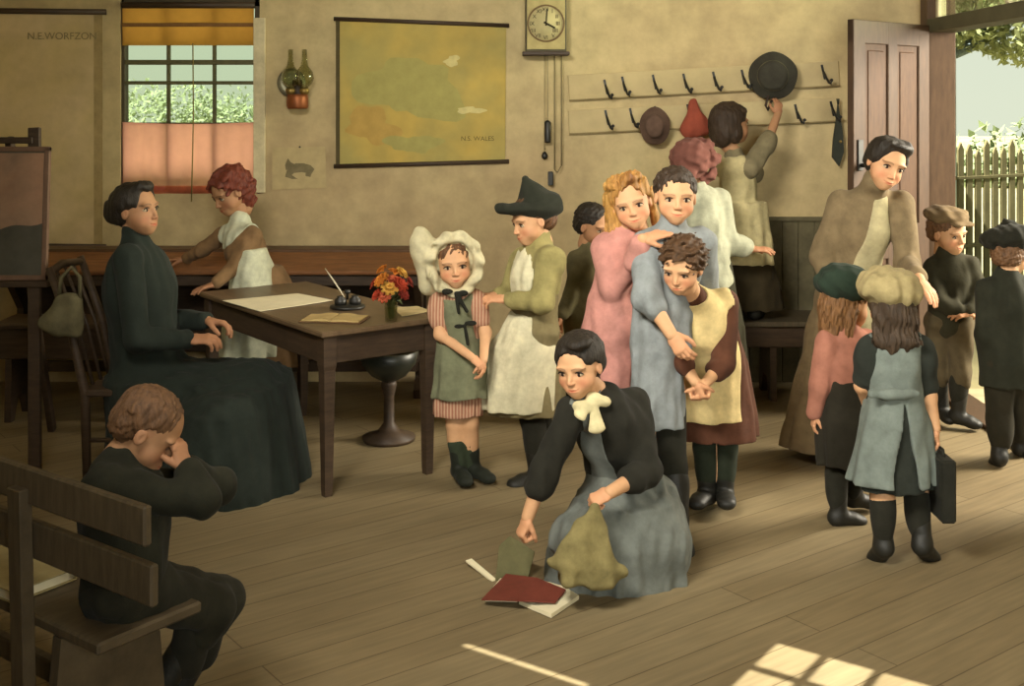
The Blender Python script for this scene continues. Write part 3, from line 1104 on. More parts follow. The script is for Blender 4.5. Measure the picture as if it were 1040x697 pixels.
# inkstand with pen
ic = on_plane(353, 313, TH)
ink = thing('inkstand', 'black inkstand with two wells and a pen on the table', 'inkstand', (ic[0], ic[1], TH), R(15))
b = MB().lathe([(.0, .0), (.075, .0), (.085, .006), (.083, .014), (.06, .018), (0, .02)], n=30)
b.build('tray', IRON, ink)
for sx in (-.034, .036):
    MB().lathe([(0, .018), (.026, .018), (.030, .03), (.028, .045), (.016, .052), (.018, .06), (.01, .06), (.008, .05), (0, .048)], c=(sx, 0, 0), n=20).build('well', IRON, ink)
MB().lathe([(0, .05), (.007, .05), (.006, .075), (.016, .082), (.014, .095), (0, .10)], c=(0.0, .01, -.01), n=16).build('finial', IRON, ink)
o = MB().tube([(-.02, -.03, .06), (-.06, .02, .125), (-.10, .07, .185)], [.0025, .004, .002], 8).build('pen', mat('bone_pen', 'c8bfa4'), ink)
# flowers in a glass
fc = on_plane(397, 327, TH)
vase = thing('glass_tumbler', 'clear glass tumbler of water holding flowers at the table corner', 'vase', (fc[0], fc[1], TH))
MB().lathe([(0, .003), (.026, .003), (.032, .10), (.029, .10), (.0235, .008), (0, .008)], n=28).build('glass', glass_mat('tumbler_glass', 'f2f4ea', .12), vase)
MB().lathe([(0, .009), (.0232, .009), (.0268, .066), (0, .066)], n=28).build('water', glass_mat('water', 'eef2e2', .1), vase)
bq = thing('flower_bouquet', 'bunch of orange and red blooms standing in the glass tumbler', 'flowers', (fc[0], fc[1], TH + .012))
fl_cols = [mat('orange_petals', 'dd8a35', rough=.7, trans=.2), mat('red_petals', 'bf4a30', rough=.7, trans=.2),
           mat('yellow_petals', 'e3b052', rough=.7, trans=.2), mat('crimson_petals', '96392c', rough=.7, trans=.2), mat('coral_petals', 'cf6a48', rough=.7, trans=.2)]
spec = [(-.070, .02, .155, 1, .036), (-.035, -.02, .175, 0, .042), (.0, -.03, .14, 2, .044), (.045, 0, .205, 2, .036), (.015, .03, .20, 0, .038), (-.04, .03, .215, 0, .032),
        (.04, -.02, .155, 1, .042), (.075, .01, .165, 3, .034), (-.02, -.04, .105, 4, .036), (-.055, -.02, .11, 1, .034), (.055, -.03, .115, 3, .032), (.01, 0, .17, 4, .04)]
stem_m = mat('stem_green', '5d6238', rough=.8)
for k, (x, y, z, ci, r) in enumerate(spec):
    MB().tube([(x * .12, y * .12, 0), (x * .25, y * .25, .09), (x * .8, y * .8, z - .03), (x, y, z - .004)], .0022, 6).build('stem', stem_m, bq)
    d = nrm((x * 1.6, y * 1.6 - .02, .07))
    sx_ = nrm(np.cross(d, (0, 1, .2))); sy_ = np.cross(d, sx_)
    b = MB()
    for ring, (npet, op, ln) in enumerate(((9, .95, 1.0), (7, .62, .78), (5, .3, .55))):
        for p in range(npet):
            a = 2 * math.pi * p / npet + ring * .4 + k
            out = math.cos(a) * sx_ + math.sin(a) * sy_
            tip = np.array([x, y, z]) + (out * math.sin(op * 1.35) + d * math.cos(op * 1.35)) * r * ln
            mid = np.array([x, y, z]) + (out * math.sin(op * .9) + d * math.cos(op * .9)) * r * ln * .6
            w_ = np.cross(out, d) * r * .30
            c0 = np.array([x, y, z]) - d * .004
            n0 = np.cross(tip - c0, w_); n0 = nrm(n0) * .0012
            vs = [c0 - w_ * .25, c0 + w_ * .25, mid + w_, tip + w_ * .5, tip - w_ * .5, mid - w_]
            b.add([v - n0 for v in vs] + [v + n0 for v in vs], [(0, 1, 2, 5), (5, 2, 3, 4), (7, 6, 11, 8), (8, 11, 10, 9)] + [(i, (i + 1) % 6 + 0, (i + 1) % 6 + 6, i + 6) for i in range(6)], True)
    b.build('bloom', fl_cols[ci], bq)
lf = MB()
for k in range(9):
    a = k * .7
    c0 = np.array([.02 * math.cos(a), .02 * math.sin(a), .085]); tip = np.array([.075 * math.cos(a), .06 * math.sin(a), .10 + .03 * math.sin(3 * k)])
    w_ = np.array([-math.sin(a), math.cos(a), 0]) * .013
    mid = (c0 + tip) / 2 + (0, 0, .012)
    lf.add([c0, mid + w_, tip, mid - w_, mid + (0, 0, -.003)], [(0, 1, 4), (1, 2, 4), (2, 3, 4), (3, 0, 4), (0, 3, 2, 1)], True)
lf.build('leaves', mat('leaf_green', '59603a', rough=.7), bq)

# pedestal bowl under the table
bp = W(395, 372, 6.0)
bowl = thing('pedestal_bowl', 'dark round bowl on a pedestal standing under the table', 'bowl', (bp[0], bp[1], 0))
MB().lathe([(0, .30), (.035, .30), (.09, .33), (.135, .385), (.152, .455), (.142, .458), (.125, .40), (.08, .35), (0, .335)], n=32).build('basin', mat('dark_green_black', '23261f', rough=.4, spec=.5), bowl)
MB().lathe([(0, 0), (.13, 0), (.135, .02), (.06, .045), (.028, .09), (.026, .22), (.04, .28), (.036, .305), (0, .305)], n=28).build('pedestal', WOOD_D, bowl)

# long school desk against the back wall
DX0, DX1 = -2.95, -.50
desk = thing('long_desk', 'long sloping school desk running along the wall under the window', 'desk', ((DX0 + DX1) / 2, 6.95, 0))
hx_ = (DX1 - DX0) / 2
def sl(y): return .745 + (y + .17) / .27 * .075     # slope height, y local
MB().box((-hx_, .10, .815), (hx_, .275, .838), .004).build('ledge', mat('ledge_wood', '5a4430', rough=.45, var=.3, scale=8, stretch=(1, 5, 5)), desk)
a_ = math.atan2(.075, .27)
Mx = np.array([[1, 0, 0], [0, math.cos(a_), -math.sin(a_)], [0, math.sin(a_), math.cos(a_)]])
MB().obox((0, -.035, .772), (hx_, .145, .012), Mx, .004).build('sloping_top', WOOD_O, desk)
MB().box((-hx_ + .02, -.14, .655), (hx_ - .02, -.115, .735)).build('front_rail', WOOD_D, desk)
MB().box((-hx_ + .02, .22, .20), (hx_ - .02, .245, .815)).build('back_panel', WOOD_D, desk)
MB().box((-hx_ + .05, -.05, .14), (hx_ - .05, .0, .20)).build('stretcher', WOOD_D, desk)
for x in (-hx_ + .05, -.42, .42, hx_ - .05):
    b = MB()
    b.prism([(-.12, 0), (.25, 0), (.25, .05), (.10, .10), (.12, .5), (.24, .70), (.24, .80), (.10, .80), (-.13, .725), (-.13, .66), (.02, .5), (.0, .10), (-.12, .05)], .04,
            M=np.array([[0, 0, 1], [1, 0, 0], [0, 1, 0]]), c=(x, 0, 0))
    b.build('support', WOOD_D, desk)
# inkwell-like dark things on the desk's slope edge: a slate pencil box
# second form: low bench on the back wall at the right
FX0, FX1 = wx(700), wx(838)
form = thing('wall_bench', 'dark wooden bench along the back wall below the coat hooks', 'bench', ((FX0 + FX1) / 2, 6.93, 0))
h_ = (FX1 - FX0) / 2
MB().box((-h_, -.19, .43), (h_, .19, .462), .005).build('seat', WOOD_B, form)
MB().box((-h_ + .04, -.165, .31), (h_ - .04, -.145, .43)).build('apron', WOOD_D, form)
for x in (-h_ + .08, 0, h_ - .08):
    MB().prism([(-.16, 0), (-.10, 0), (-.05, .12), (.05, .12), (.10, 0), (.16, 0), (.14, .43), (-.14, .43)], .035, M=np.array([[0, 0, 1], [1, 0, 0], [0, 1, 0]]), c=(x, 0, 0)).build('support', WOOD_D, form)

# low form standing in the dark behind the teacher
lo_ = W(78, 352, 6.46)
lf2 = thing('low_form', 'low dark wooden form in the shadow between easel and teacher', 'bench', (lo_[0] + .02, lo_[1], 0), 0)
MB().box((-.42, -.16, .50), (.42, .16, .53), .005).build('seat', WOOD_D, lf2)
MB().box((-.40, -.14, .34), (.40, -.12, .50)).build('apron', WOOD_D, lf2)
for x in (-.34, .34):
    MB().prism([(-.14, 0), (-.09, 0), (-.04, .12), (.04, .12), (.09, 0), (.14, 0), (.12, .5), (-.12, .5)], .035, M=np.array([[0, 0, 1], [1, 0, 0], [0, 1, 0]]), c=(x, 0, 0)).build('leg_board', WOOD_D, lf2)

# near bench at lower left: rails read off the picture, its own axes u (right, nearer) and v (away)
BU, BV = np.array([.8, -.6]), np.array([.6, .8])
BE = np.array([-.797, 2.62])
bench = thing('school_bench', 'long wooden bench with a two rail back in the near left corner', 'bench', (BE[0], BE[1], 0), math.atan2(-.6, .8))
BL = 2.3
def railz(z0, z1, y0, y1, name, x1=0.0):
    MB().box((-BL, y0, z0), (x1, y1, z1), .005).build(name, mat('old_bench_wood', '564a38', rough=.5, var=.3, scale=9, stretch=(6, 1, 1), spec=.35), bench)
railz(.735, .825, -.022, .0, 'back_rail')
railz(.595, .690, -.004, .018, 'back_rail', .0)
for x in (-.49, -1.75):
    MB().bar((x, -.01, 0.0), (x, -.028, .775), .058, .034).build('post', mat('old_bench_wood', '564a38', rough=.5, var=.3, scale=9, stretch=(6, 1, 1), spec=.35), bench)
MB().box((-BL, .03, .405), (-.25, .335, .435), .006).build('seat', mat('old_bench_wood', '564a38', rough=.5, var=.3, scale=9, stretch=(6, 1, 1), spec=.35), bench)
for x in (-.42, -1.75):
    MB().prism([(-.01, 0), (.05, 0), (.12, .10), (.22, .10), (.29, 0), (.35, 0), (.31, .405), (.03, .405)], .035, M=np.array([[0, 0, 1], [1, 0, 0], [0, 1, 0]]), c=(x, 0, 0)).build('leg_board', mat('old_bench_wood', '564a38', rough=.5, var=.3, scale=9, stretch=(6, 1, 1), spec=.35), bench)
MB().box((-BL + .2, .17, .16), (-.42, .20, .22)).build('stretcher', mat('old_bench_wood', '564a38', rough=.5, var=.3, scale=9, stretch=(6, 1, 1), spec=.35), bench)
# book-shaped pale slab whose colour stands in for the lit gap there
bk = W(55, 598, 3.02)
cb = thing('book', 'pale slab standing in for the lit gap above the seat of the near bench', 'book', (-1.36, 3.185, .437), math.atan2(-.6, .8) + .05)
MB().box((-.17, -.095, 0), (.17, .095, .004), .001).box((-.17, -.095, .028), (.17, .095, .032), .001).box((-.17, .090, 0), (.17, .095, .032), .001).build('cover', mat('lit_gap_buff', '9a8c62', rough=.8, var=.15), cb)  # outer part of the slab standing in for the lit gap
MB().box((-.163, -.09, .004), (.163, .09, .028), 0).build('page', PAPER, cb)  # inner part of the slab standing in for the lit gap

# teacher's chair
tchr = W(150, 480, 5.42)
ch = thing('chair', "teacher's wooden chair with raked back posts beside the table", 'chair', (-1.70, 5.42, 0), R(0))
# the sitter looks towards +x; back posts are at -x and rake away
MB().box((-.20, -.21, .415), (.22, .21, .445), .008).build('seat', WOOD_D, ch)
for sy in (-1, 1):
    MB().tube([(-.18, sy * .19, 0), (-.19, sy * .19, .43), (-.25, sy * .19, .70), (-.35, sy * .19, .985)], [.018, .022, .019, .016], 12).build('back_post', WOOD_D, ch)
    MB().tube([(.19, sy * .18, 0), (.185, sy * .18, .42)], [.016, .022], 12).build('leg', WOOD_D, ch)
    MB().tube([(-.18, sy * .19, .22), (.19, sy * .18, .22)], .011, 8).build('stretcher', WOOD_D, ch)
MB().tube([(-.345, -.20, .96), (-.365, 0, .975), (-.345, .20, .96)], [.016, .02, .016], 10).build('crest_rail', WOOD_D, ch)
for sy in (-.1, 0, .1):
    MB().tube([(-.185, sy, .44), (-.25, sy, .70), (-.35, sy, .96)], .008, 8).build('spindle', WOOD_D, ch)
# bag hung on the chair's back
bgp = W(97, 300, 5.28)
bag = thing('cloth_bag', "brown and olive cloth bag hanging on the teacher's chair back", 'bag', (-1.93, 5.14, .625))
v, q = solid([A(ecap((-.02, 0, .10), (.02, 0, .24), (.085, .03), (.055, .025), (1, .1, 0)), .03), A(ell((-.05, -.01, .14), (.07, .03, .05)), .03), wrinkle(.004, .12, 3)], .006)
link('bag_body', mesh_np('bag_body', v, q), mat('olive_bag', '57513a', rough=.9, var=.35, scale=12), bag)
MB().tube([(-.04, 0, .25), (-.03, .0, .33), (.01, .01, .372), (.05, 0, .33), (.05, 0, .24)], .009, 8).build('strap', mat('olive_bag', '57513a'), bag)

# easel with blackboard at far left
ez = W(0, 455, 5.55)
EX = ez[0]
esl = thing('easel', 'wooden easel standing at the left edge of the room', 'easel', (EX, 5.55, 0))
def exz(px, py, d=5.55): return (px / FPX * d - 520 / FPX * d - EX, EYE - (py - HOR) / FPX * d)
rt, rb = exz(30, 130), exz(46, 468)
rb = (rb[0], 0.0)
MB().bar((rt[0], .06, rt[1]), (rb[0], -.12, 0), .055, .03, up=(0, 1, 0)).build('leg', WOOD_D, esl)
lt = exz(-28, 130)
MB().bar((lt[0], .06, lt[1]), (exz(-6, 468)[0] - .12, -.12, 0), .055, .03, up=(0, 1, 0)).build('leg', WOOD_D, esl)
mid = (rt[0] + lt[0]) / 2
MB().bar((mid, .09, lt[1] - .05), (mid, .62, 0), .05, .03, up=(1, 0, 0)).build('back_leg', WOOD_D, esl)
zl = exz(0, 284)[1]
MB().box((lt[0] - .02, -.055, zl - .03), (exz(52, 284)[0], .03, zl), .004).build('chalk_ledge', WOOD_D, esl)
MB().bar((lt[0], .05, lt[1] - .06), (rt[0], .05, rt[1] - .06), .04, .03).build('cross_bar', WOOD_D, esl)
bbx0, bbx1 = exz(-95, 0)[0], exz(48, 0)[0]
bb = thing('blackboard', 'small dark board with a painted pinkish reflection resting on the easel', 'blackboard', (EX, 5.55, 0))
z0, z1 = zl + .002, exz(0, 149)[1]
vs = MB()
ang = math.atan2(.045, z1 - z0)
Mb = np.array([[1, 0, 0], [0, math.cos(ang), math.sin(ang)], [0, -math.sin(ang), math.cos(ang)]])
vs.obox(((bbx0 + bbx1) / 2, -.01, (z0 + z1) / 2), ((bbx1 - bbx0) / 2, .009, (z1 - z0) / 2), Mb, .004)
vs.build('board', mat('chalk_board', '4c4a40', rough=.75, var=.25, scale=6), bb)
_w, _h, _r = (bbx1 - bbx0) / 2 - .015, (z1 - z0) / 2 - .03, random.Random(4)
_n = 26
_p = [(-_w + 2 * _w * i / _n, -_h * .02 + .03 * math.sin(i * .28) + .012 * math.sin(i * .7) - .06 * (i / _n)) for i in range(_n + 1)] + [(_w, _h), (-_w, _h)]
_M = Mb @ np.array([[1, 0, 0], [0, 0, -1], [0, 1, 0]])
MB().prism(_p, .0008, M=_M, c=np.array([(bbx0 + bbx1) / 2, -.01, (z0 + z1) / 2]) + Mb @ np.array([0, -.0096, 0])).build('painted_reflection', mat('pinkish_reflection', '9c7a62', rough=.95, var=.2, scale=5, color2='87705c', thr=3), bb)  # pinkish reflection painted over the board's upper half as a thin sheet
b = MB()
for xx in (bbx0, bbx1):
    b.obox((xx, -.012, (z0 + z1) / 2), (.012, .014, (z1 - z0) / 2), Mb, .003)
for zz in (z0 + .012, z1 - .012):
    b.obox(((bbx0 + bbx1) / 2, -.012 + (zz - (z0 + z1) / 2) * math.tan(ang), zz), ((bbx1 - bbx0) / 2 + .012, .014, .012), Mb, .003)
b.build('frame', mat('board_frame', '6d5544', rough=.6), bb)

# ------------------------------------------------------------------ things on the walls
# left hanging chart
ch1 = thing('wall_chart', 'tall faded chart hanging left of the window with faint capitals near its top', 'chart', (wx(30), YB, wz(130)))
def lc(px, py): return (wx(px) - wx(30), wz(py) - wz(130))
sheet_m = mat('faded_chart', 'c9b48c', rough=.9, var=.14, scale=5, color2='bba878', thr=2.2)
x0, zt = lc(-70, 12); x1, zb = lc(104, 249)
MB().box((x0, -.012, zb), (x1, -.008, zt), 0).build('sheet', sheet_m, ch1)
MB().box((x1 - .055, -.0125, zb), (x1, -.0119, zt), 0).build('border', mat('chart_border', 'a08d62', rough=.9), ch1)
for py, r in ((11, .018), (249, .013)):
    MB().tube([(x0 - .03, -.016, lc(0, py - .6)[1]), (x1 + .02, -.016, lc(0, py + 1.2)[1])], r, 12).build('roller', WOOD_D, ch1)
text_mesh('lettering', 'N.E.WORFZON', .062, (lc(27, 40)[0], -.0128, lc(27, 40)[1]), mat('faded_ink', '857a58', rough=.9), ch1)
# map right of the window
mp_ = thing('wall_map', 'yellowish wall map on dark rollers between the lamp and the clock', 'map', (wx(429), YB, wz(95)))
def mc(px, py): return (wx(px) - wx(429), wz(py) - wz(95))
def quadslab(name, pts, y0, y1, m, par):
    vs = [(x, y0, z) for x, z in pts] + [(x, y1, z) for x, z in pts]
    return MB().add(vs, [(0, 1, 2, 3), (7, 6, 5, 4), (0, 4, 5, 1), (1, 5, 6, 2), (2, 6, 7, 3), (3, 7, 4, 0)]).build(name, m, par)
quadslab('sheet', [mc(343, 168), mc(513, 164), mc(514, 25), mc(343, 20)], -.014, -.010, mat('map_sheet', 'a5985a', rough=.85, var=.10, scale=5, color2='b59c52', thr=2.6), mp_)
quadslab('left_edge', [mc(341, 168), mc(345, 168), mc(345, 20), mc(341, 20)], -.016, -.0145, mat('map_edge', '4e452c'), mp_)
for nm, (a, c) in (('top_roller', ((339, 19), (517, 26))), ('bottom_roller', ((339, 169), (517, 164)))):
    p, q_ = mc(*a), mc(*c)
    MB().tube([(p[0], -.018, p[1]), (q_[0], -.018, q_[1])], .013, 12).build(nm, WOOD_D, mp_)
def blob(name, cx, cy, rx, ry, m, par, seed, y=-.0150):
    r_ = random.Random(seed)
    ph = [r_.uniform(0, 6.28) for _ in range(4)]
    pts = []
    for k in range(40):
        a = 2 * math.pi * k / 40
        g = 1 + .22 * math.sin(2 * a + ph[0]) + .16 * math.sin(3 * a + ph[1]) + .10 * math.sin(5 * a + ph[2]) + .06 * math.sin(9 * a + ph[3])
        x, z = mc(cx + rx * g * math.cos(a), cy + ry * g * math.sin(a))
        pts.append((x, z))
    return MB().prism(pts, .0008, M=np.array([[1, 0, 0], [0, 0, -1], [0, 1, 0]]), c=(0, y, 0)).build(name, m, par)
blob('green_region', 418, 90, 46, 34, mat('map_green', 'a0985a', rough=.85, var=.1), mp_, 1)
blob('orange_region', 378, 128, 26, 18, mat('map_orange', 'b0924f', rough=.85, var=.1), mp_, 2, -.0156)
blob('green_region', 420, 146, 24, 10, mat('map_green', '97955c'), mp_, 3, -.0162)
blob('pale_region', 478, 112, 12, 4, mat('map_pale', 'c4b87e', rough=.85), mp_, 4, -.0156)
blob('pale_region', 459, 62, 8, 5, mat('map_pale', 'c4b87e'), mp_, 5, -.0158)
text_mesh('lettering', 'N.S. WALES', .040, (mc(468, 143)[0], -.0152, mc(468, 143)[1]), mat('map_ink', '5e5632'), mp_)
# pinned drawing
pd = thing('pinned_drawing', 'buff sheet with a dark animal sketch pinned to the wall below the lamp', 'drawing', (wx(304), YB, wz(171)))
def pc_(px, py): return (wx(px) - wx(304), wz(py) - wz(171))
quadslab('sheet', [pc_(276, 193), pc_(331, 191), pc_(330, 149), pc_(276, 150)], -.006, -.003, mat('buff_sheet', 'b5a378', rough=.9, var=.1), pd)
dm = mat('sketch_ink', '766c50', rough=.9, var=.3)
def ink_(poly, y=-.0066):
    MB().prism([pc_(*p) for p in poly][::-1], .0008, M=np.array([[1, 0, 0], [0, 0, -1], [0, 1, 0]]), c=(0, y, 0)).build('sketch', dm, pd)
ink_([(294, 170), (300, 166), (308, 166), (315, 168), (319, 172), (316, 177), (306, 175), (298, 176), (294, 180), (289, 180), (291, 173)])
ink_([(289, 168), (292, 161), (295, 165), (299, 167), (296, 171), (290, 173)], -.0070)
ink_([(310, 176), (316, 176), (315, 180), (310, 179)], -.0074)
ink_([(290, 180), (296, 178), (302, 182), (296, 182)], -.0078)
MB().lathe([(0, 0), (.006, 0), (.005, .006), (0, .008)], M=[[1, 0, 0], [0, 0, -1], [0, 1, 0]], c=(0, -.0055, pc_(0, 147.5)[1] - .012), n=12).build('pin', IRON, pd)
# wall oil lamp with two chimneys
lm = thing('oil_lamp', 'copper wall oil lamp with two glass chimneys beside the window', 'lamp', (wx(302), YB, wz(98)))
def ll(px, py): return (wx(px) - wx(302), wz(py) - wz(98))
MB().lathe([(0, -.075), (.060, -.075), (.066, -.06), (.064, .0), (.058, .012), (0, .014)], c=(ll(304, 0)[0], -.08, 0), n=28).build('reservoir', mat('copper', '8a5230', rough=.45, metallic=.5, var=.2), lm)
MB().box((-.03, -.03, -.05), (.03, 0.0, .10), .004).build('bracket', WOOD_D, lm)
MB().lathe([(0, 0), (.085, 0), (.088, .012), (.06, .006), (0, .008)], M=[[1, 0, 0], [0, 0, -1], [0, 1, 0]], c=(ll(296, 88)[0], -.012, ll(296, 84)[1]), n=28).build('reflector', mat('tin', '8d8a74', rough=.4, metallic=.6), lm)
for px, sc_ in ((297, 1.0), (311, .92)):
    x = ll(px, 0)[0]
    brn = MB().lathe([(.022, .012), (.030, .03), (.030, .045), (.02, .05)], c=(x, -.08, 0), n=18).build('burner', mat('brass', '8a7440', rough=.4, metallic=.6), lm)
    MB().lathe([(.022, .05), (.045, .075), (.058, .11), (.05, .15), (.024, .185), (.016, .22), (.015, .285), (.0135, .285), (.0145, .22), (.0225, .184), (.0485, .15), (.0565, .11), (.0435, .076), (.020, .051)], c=(x, -.08, 0), n=24).build('chimney', glass_mat('lamp_glass', 'f0f1e6', .2), brn)
# clock
ck = thing('wall_clock', 'old wall clock with a square pale dial, pendulum and hanging weight', 'clock', (wx(554), YB, wz(26)))
def cc(px, py): return (wx(px) - wx(554), wz(py) - wz(26))
x0, z0 = cc(535, 51); x1, z1 = cc(573, -3)
MB().box((x0 - .01, -.13, z0 - .02), (x1 + .01, 0, z1 + .04), .006).build('case', mat('clock_case', '4b4633', rough=.6, var=.2), ck)
MB().box((x0 - .028, -.14, z0 - .035), (x1 + .028, 0, z0 - .012), .004).build('case_shelf', WOOD_D, ck)
MB().box((x0, -.138, z0), (x1, -.13, z1), .002).build('dial_plate', mat('dial_plate', 'ab9d6a', rough=.7, var=.15, scale=20), ck)
rad = (x1 - x0) / 2
dzc = cc(0, 25)[1]
Mk = np.array([[1, 0, 0], [0, 0, -1], [0, 1, 0]])
MB().lathe([(rad * .99, 0), (rad * .99, .004), (rad * .90, .006), (rad * .90, .0)], M=Mk, c=(0, -.138, dzc), n=48).build('chapter_rim', mat('dial_rim', '6e5a3c', rough=.6), ck)
dial = MB().lathe([(0, .0), (rad * .9, .0), (rad * .9, .0025), (0, .0025)], M=Mk, c=(0, -.138, dzc), n=48).build('dial', mat('dial_face', 'b9ae7e', rough=.7, var=.08), ck)
dk = mat('numeral_ink', '3a3526')
for i, t in enumerate(('XII', 'I', 'II', 'III', 'IIII', 'V', 'VI', 'VII', 'VIII', 'IX', 'X', 'XI')):
    a = R(30 * i)
    o = text_mesh('numeral', t, .034, (rad * .74 * math.sin(a) - .0085 * len(t), -.1412, dzc + rad * .74 * math.cos(a) - .012), dk, dial)
for nm, a, L, w_ in (('hour_hand', 118, .062, .012), ('minute_hand', 4, .088, .009)):
    a = R(a)
    d = np.array([math.sin(a), 0, math.cos(a)])
    MB().bar(np.array([0, -.145, dzc]) - d * .015, np.array([0, -.145, dzc]) + d * L, w_, .003, up=(0, 1, 0), bev=.001).build(nm, dk, dial)
for x, ln, nm in ((cc(563, 0)[0], 172, 'chain'), (cc(570, 0)[0], 168, 'chain')):
    MB().tube([(x, -.05, z0 - .03), (x, -.05, cc(0, ln)[1])], .0035, 6).build(nm, mat('chain', '6b6244', rough=.5), ck)
MB().tube([(cc(563, 0)[0], -.05, cc(0, 172)[1]), (cc(566, 0)[0], -.05, cc(0, 175)[1]), (cc(570, 0)[0], -.05, cc(0, 168)[1])], .0035, 6).build('chain', mat('chain', '6b6244'), ck)
xw = cc(556, 0)[0]
MB().tube([(xw, -.05, z0 - .02), (xw, -.05, cc(0, 123)[1])], .002, 6).build('cord', mat('chain', '6b6244'), ck)
MB().lathe([(0, 0), (.018, .002), (.02, .01), (.02, .125), (.012, .135), (0, .138)], c=(xw, -.05, cc(0, 145)[1]), n=18).build('weight', IRON, ck)
xb = cc(553, 0)[0]
MB().tube([(xb, -.035, z0 - .02), (xb, -.035, cc(0, 158)[1])], .0018, 6).build('pendulum_rod', mat('chain', '6b6244'), ck)
MB().lathe([(0, -.024), (.016, -.016), (.02, 0), (.012, .018), (0, .026)], c=(xb, -.035, cc(0, 158)[1]), n=18).build('pendulum_bob', IRON, ck)
xc = cc(559, 0)[0]
MB().box((xc - .016, -.06, cc(0, 188)[1]), (xc + .016, -.025, cc(0, 174)[1]), .004).build('second_weight', IRON, ck)

# hook rails and hooks
RAILM = mat('rail_plaster_paint', 'bbaa7f', rough=.85, var=.1, scale=6, color2='b09e76', thr=1.2)
def hookrail(name, a, c, h, label):
    p, q_ = W(*a, YB), W(*c, YB)
    ctr = (p + q_) / 2
    o = thing(name, label, 'rail', tuple(ctr))
    d = nrm(q_ - p)
    up = np.array([-d[2], 0, d[0]])
    L = np.linalg.norm(q_ - p) / 2
    MB().obox(np.array([0, -.011, 0]) + up * h / 2, (L, .011, h / 2), np.stack([d, (0, 1, 0), up], 1), .004).build('board', RAILM, o)
    MB().obox(np.array([0, -.0155, 0]), (L, .0145, .005), np.stack([d, (0, 1, 0), up], 1), .002).build('lower_edge', mat('rail_edge', '8a7a55'), o)
hookrail('hook_rail', (578, 102), (852, 87), .155, 'upper of two pale boards of coat hooks on the back wall')
hookrail('hook_rail', (578, 136), (852, 123), .145, 'lower of two pale boards of coat hooks on the back wall')
def make_hook(px, py, label):
    p = W(px, py, YB)
    o = thing('coat_hook', label, 'hook', (p[0], YB - .022, p[2]), group='iron coat hooks on the back wall')
    return o
h0 = make_hook(617, 90, 'iron coat hook, first from the left on the upper board')
MB().bar((-.022, -.006, .055), (-.002, -.006, -.035), .014, .006, up=(0, 1, 0)).build('hook_plate', IRON, h0)
MB().tube([(-.014, -.008, .02), (-.004, -.035, -.02), (.008, -.055, -.055), (.016, -.066, -.06), (.020, -.072, -.044)], [.006, .007, .007, .008, .006], 8).build('hook_arm', IRON, h0)
MB().lathe([(0, -.011), (.009, -.006), (.011, 0), (.009, .006), (0, .011)], c=(.020, -.074, -.040), n=12).build('hook_tip', IRON, h0)
ords = ['first', 'second', 'third', 'fourth', 'fifth', 'sixth', 'seventh']
def dup_hook(px, py, label):
    c = copy_tree(h0)
    p = W(px, py, YB)
    c.location = (p[0], YB - .022, p[2])
    c['label'] = label
    return c
for (px, py), w_ in zip(((635, 87), (666, 85), (697, 84), (727, 82), (756, 80)), ords[1:6]):
    dup_hook(px, py, 'iron coat hook, %s from the left on the upper board' % w_)
dup_hook(837, 75, 'iron coat hook at the right end of the upper board past the big hat')
for (px, py), l_ in (((618, 121), 'first from the left on the lower board'), ((643, 119), 'between the left end of the lower board and the small hat'),
                     ((668, 117), 'on the lower board behind the small round hat'), ((701, 115), 'on the lower board holding the red hood'),
                     ((810, 115), 'on the lower board just right of the raised arm'), ((846, 112), 'at the right end of the lower board holding the strap')):
    dup_hook(px, py, 'iron coat hook ' + l_)
hk = dup_hook(786, 79, 'iron coat hook on the upper board behind the big hat')
# hats hanging there
def hat_disc(name, label, px, py, rx, ry, m, inner, dpt=.06, tilt=12):
    p = W(px, py, YB - .11)
    o = thing(name, label, 'hat', tuple(p))
    M = np.array(Matrix.Rotation(R(tilt), 3, 'Z') @ Matrix.Rotation(R(90), 3, 'X'))
    M = M @ np.diag([rx, ry, 1.0])
    MB().lathe([(.0, .0), (.55, .0), (.60, -.01), (.96, -.022), (1.0, -.012), (.97, -.004), (.64, .012), (.60, dpt * .8), (.50, dpt), (0, dpt * 1.05)], M=M, n=44, wob=lambda a, z: .015 * math.sin(5 * a)).build('felt', m, o)
    MB().lathe([(.645, .010), (.645, .030), (.605, .032), (.60, .012)], M=M, n=44).build('band', inner, o)
    return o
FELT = mat('dark_felt', '3b3930', rough=.95, var=.25, scale=14)
bh = hat_disc('felt_hat', 'big dark round hat being lifted onto the upper hook board', 785, 77, .145, .145, FELT, mat('hat_band', '59543f'), .07, -14)
MB().tube([(-.03, -.01, -.12), (-.05, -.03, -.18), (-.04, -.035, -.21), (-.02, -.03, -.16), (.01, -.012, -.13)], .008, 8).build('ribbon', mat('hat_ribbon', '3a2f26'), bh)
hat_disc('felt_hat', 'small brown round hat hanging on the lower hook board', 665, 128, .092, .115, mat('brown_felt', '5e4a3e', rough=.95, var=.25, scale=14), mat('hat_band_b', '54443a'), .06, -10)
rp = W(705, 120, YB - .105)
rh = thing('hood', 'small red pointed hood hanging on the lower hook board', 'hood', tuple(rp))
v, q = solid([A(cap((-.005, 0, .10), (-.03, 0, -.06), .014, .05), .03), A(cap((-.005, 0, .10), (.05, 0, -.06), .014, .045), .03), A(ell((.005, -.01, -.07), (.085, .045, .045)), .03), wrinkle(.005, .06, 5)], .006)
link('cloth', mesh_np('cloth', v, q), mat('red_cloth', '8f4634', rough=.9, var=.15), rh)
sp_ = W(851, 138, YB - .05)
st = thing('satchel_strap', 'dark narrow leather bag hanging from the hook beside the door', 'strap', tuple(sp_))
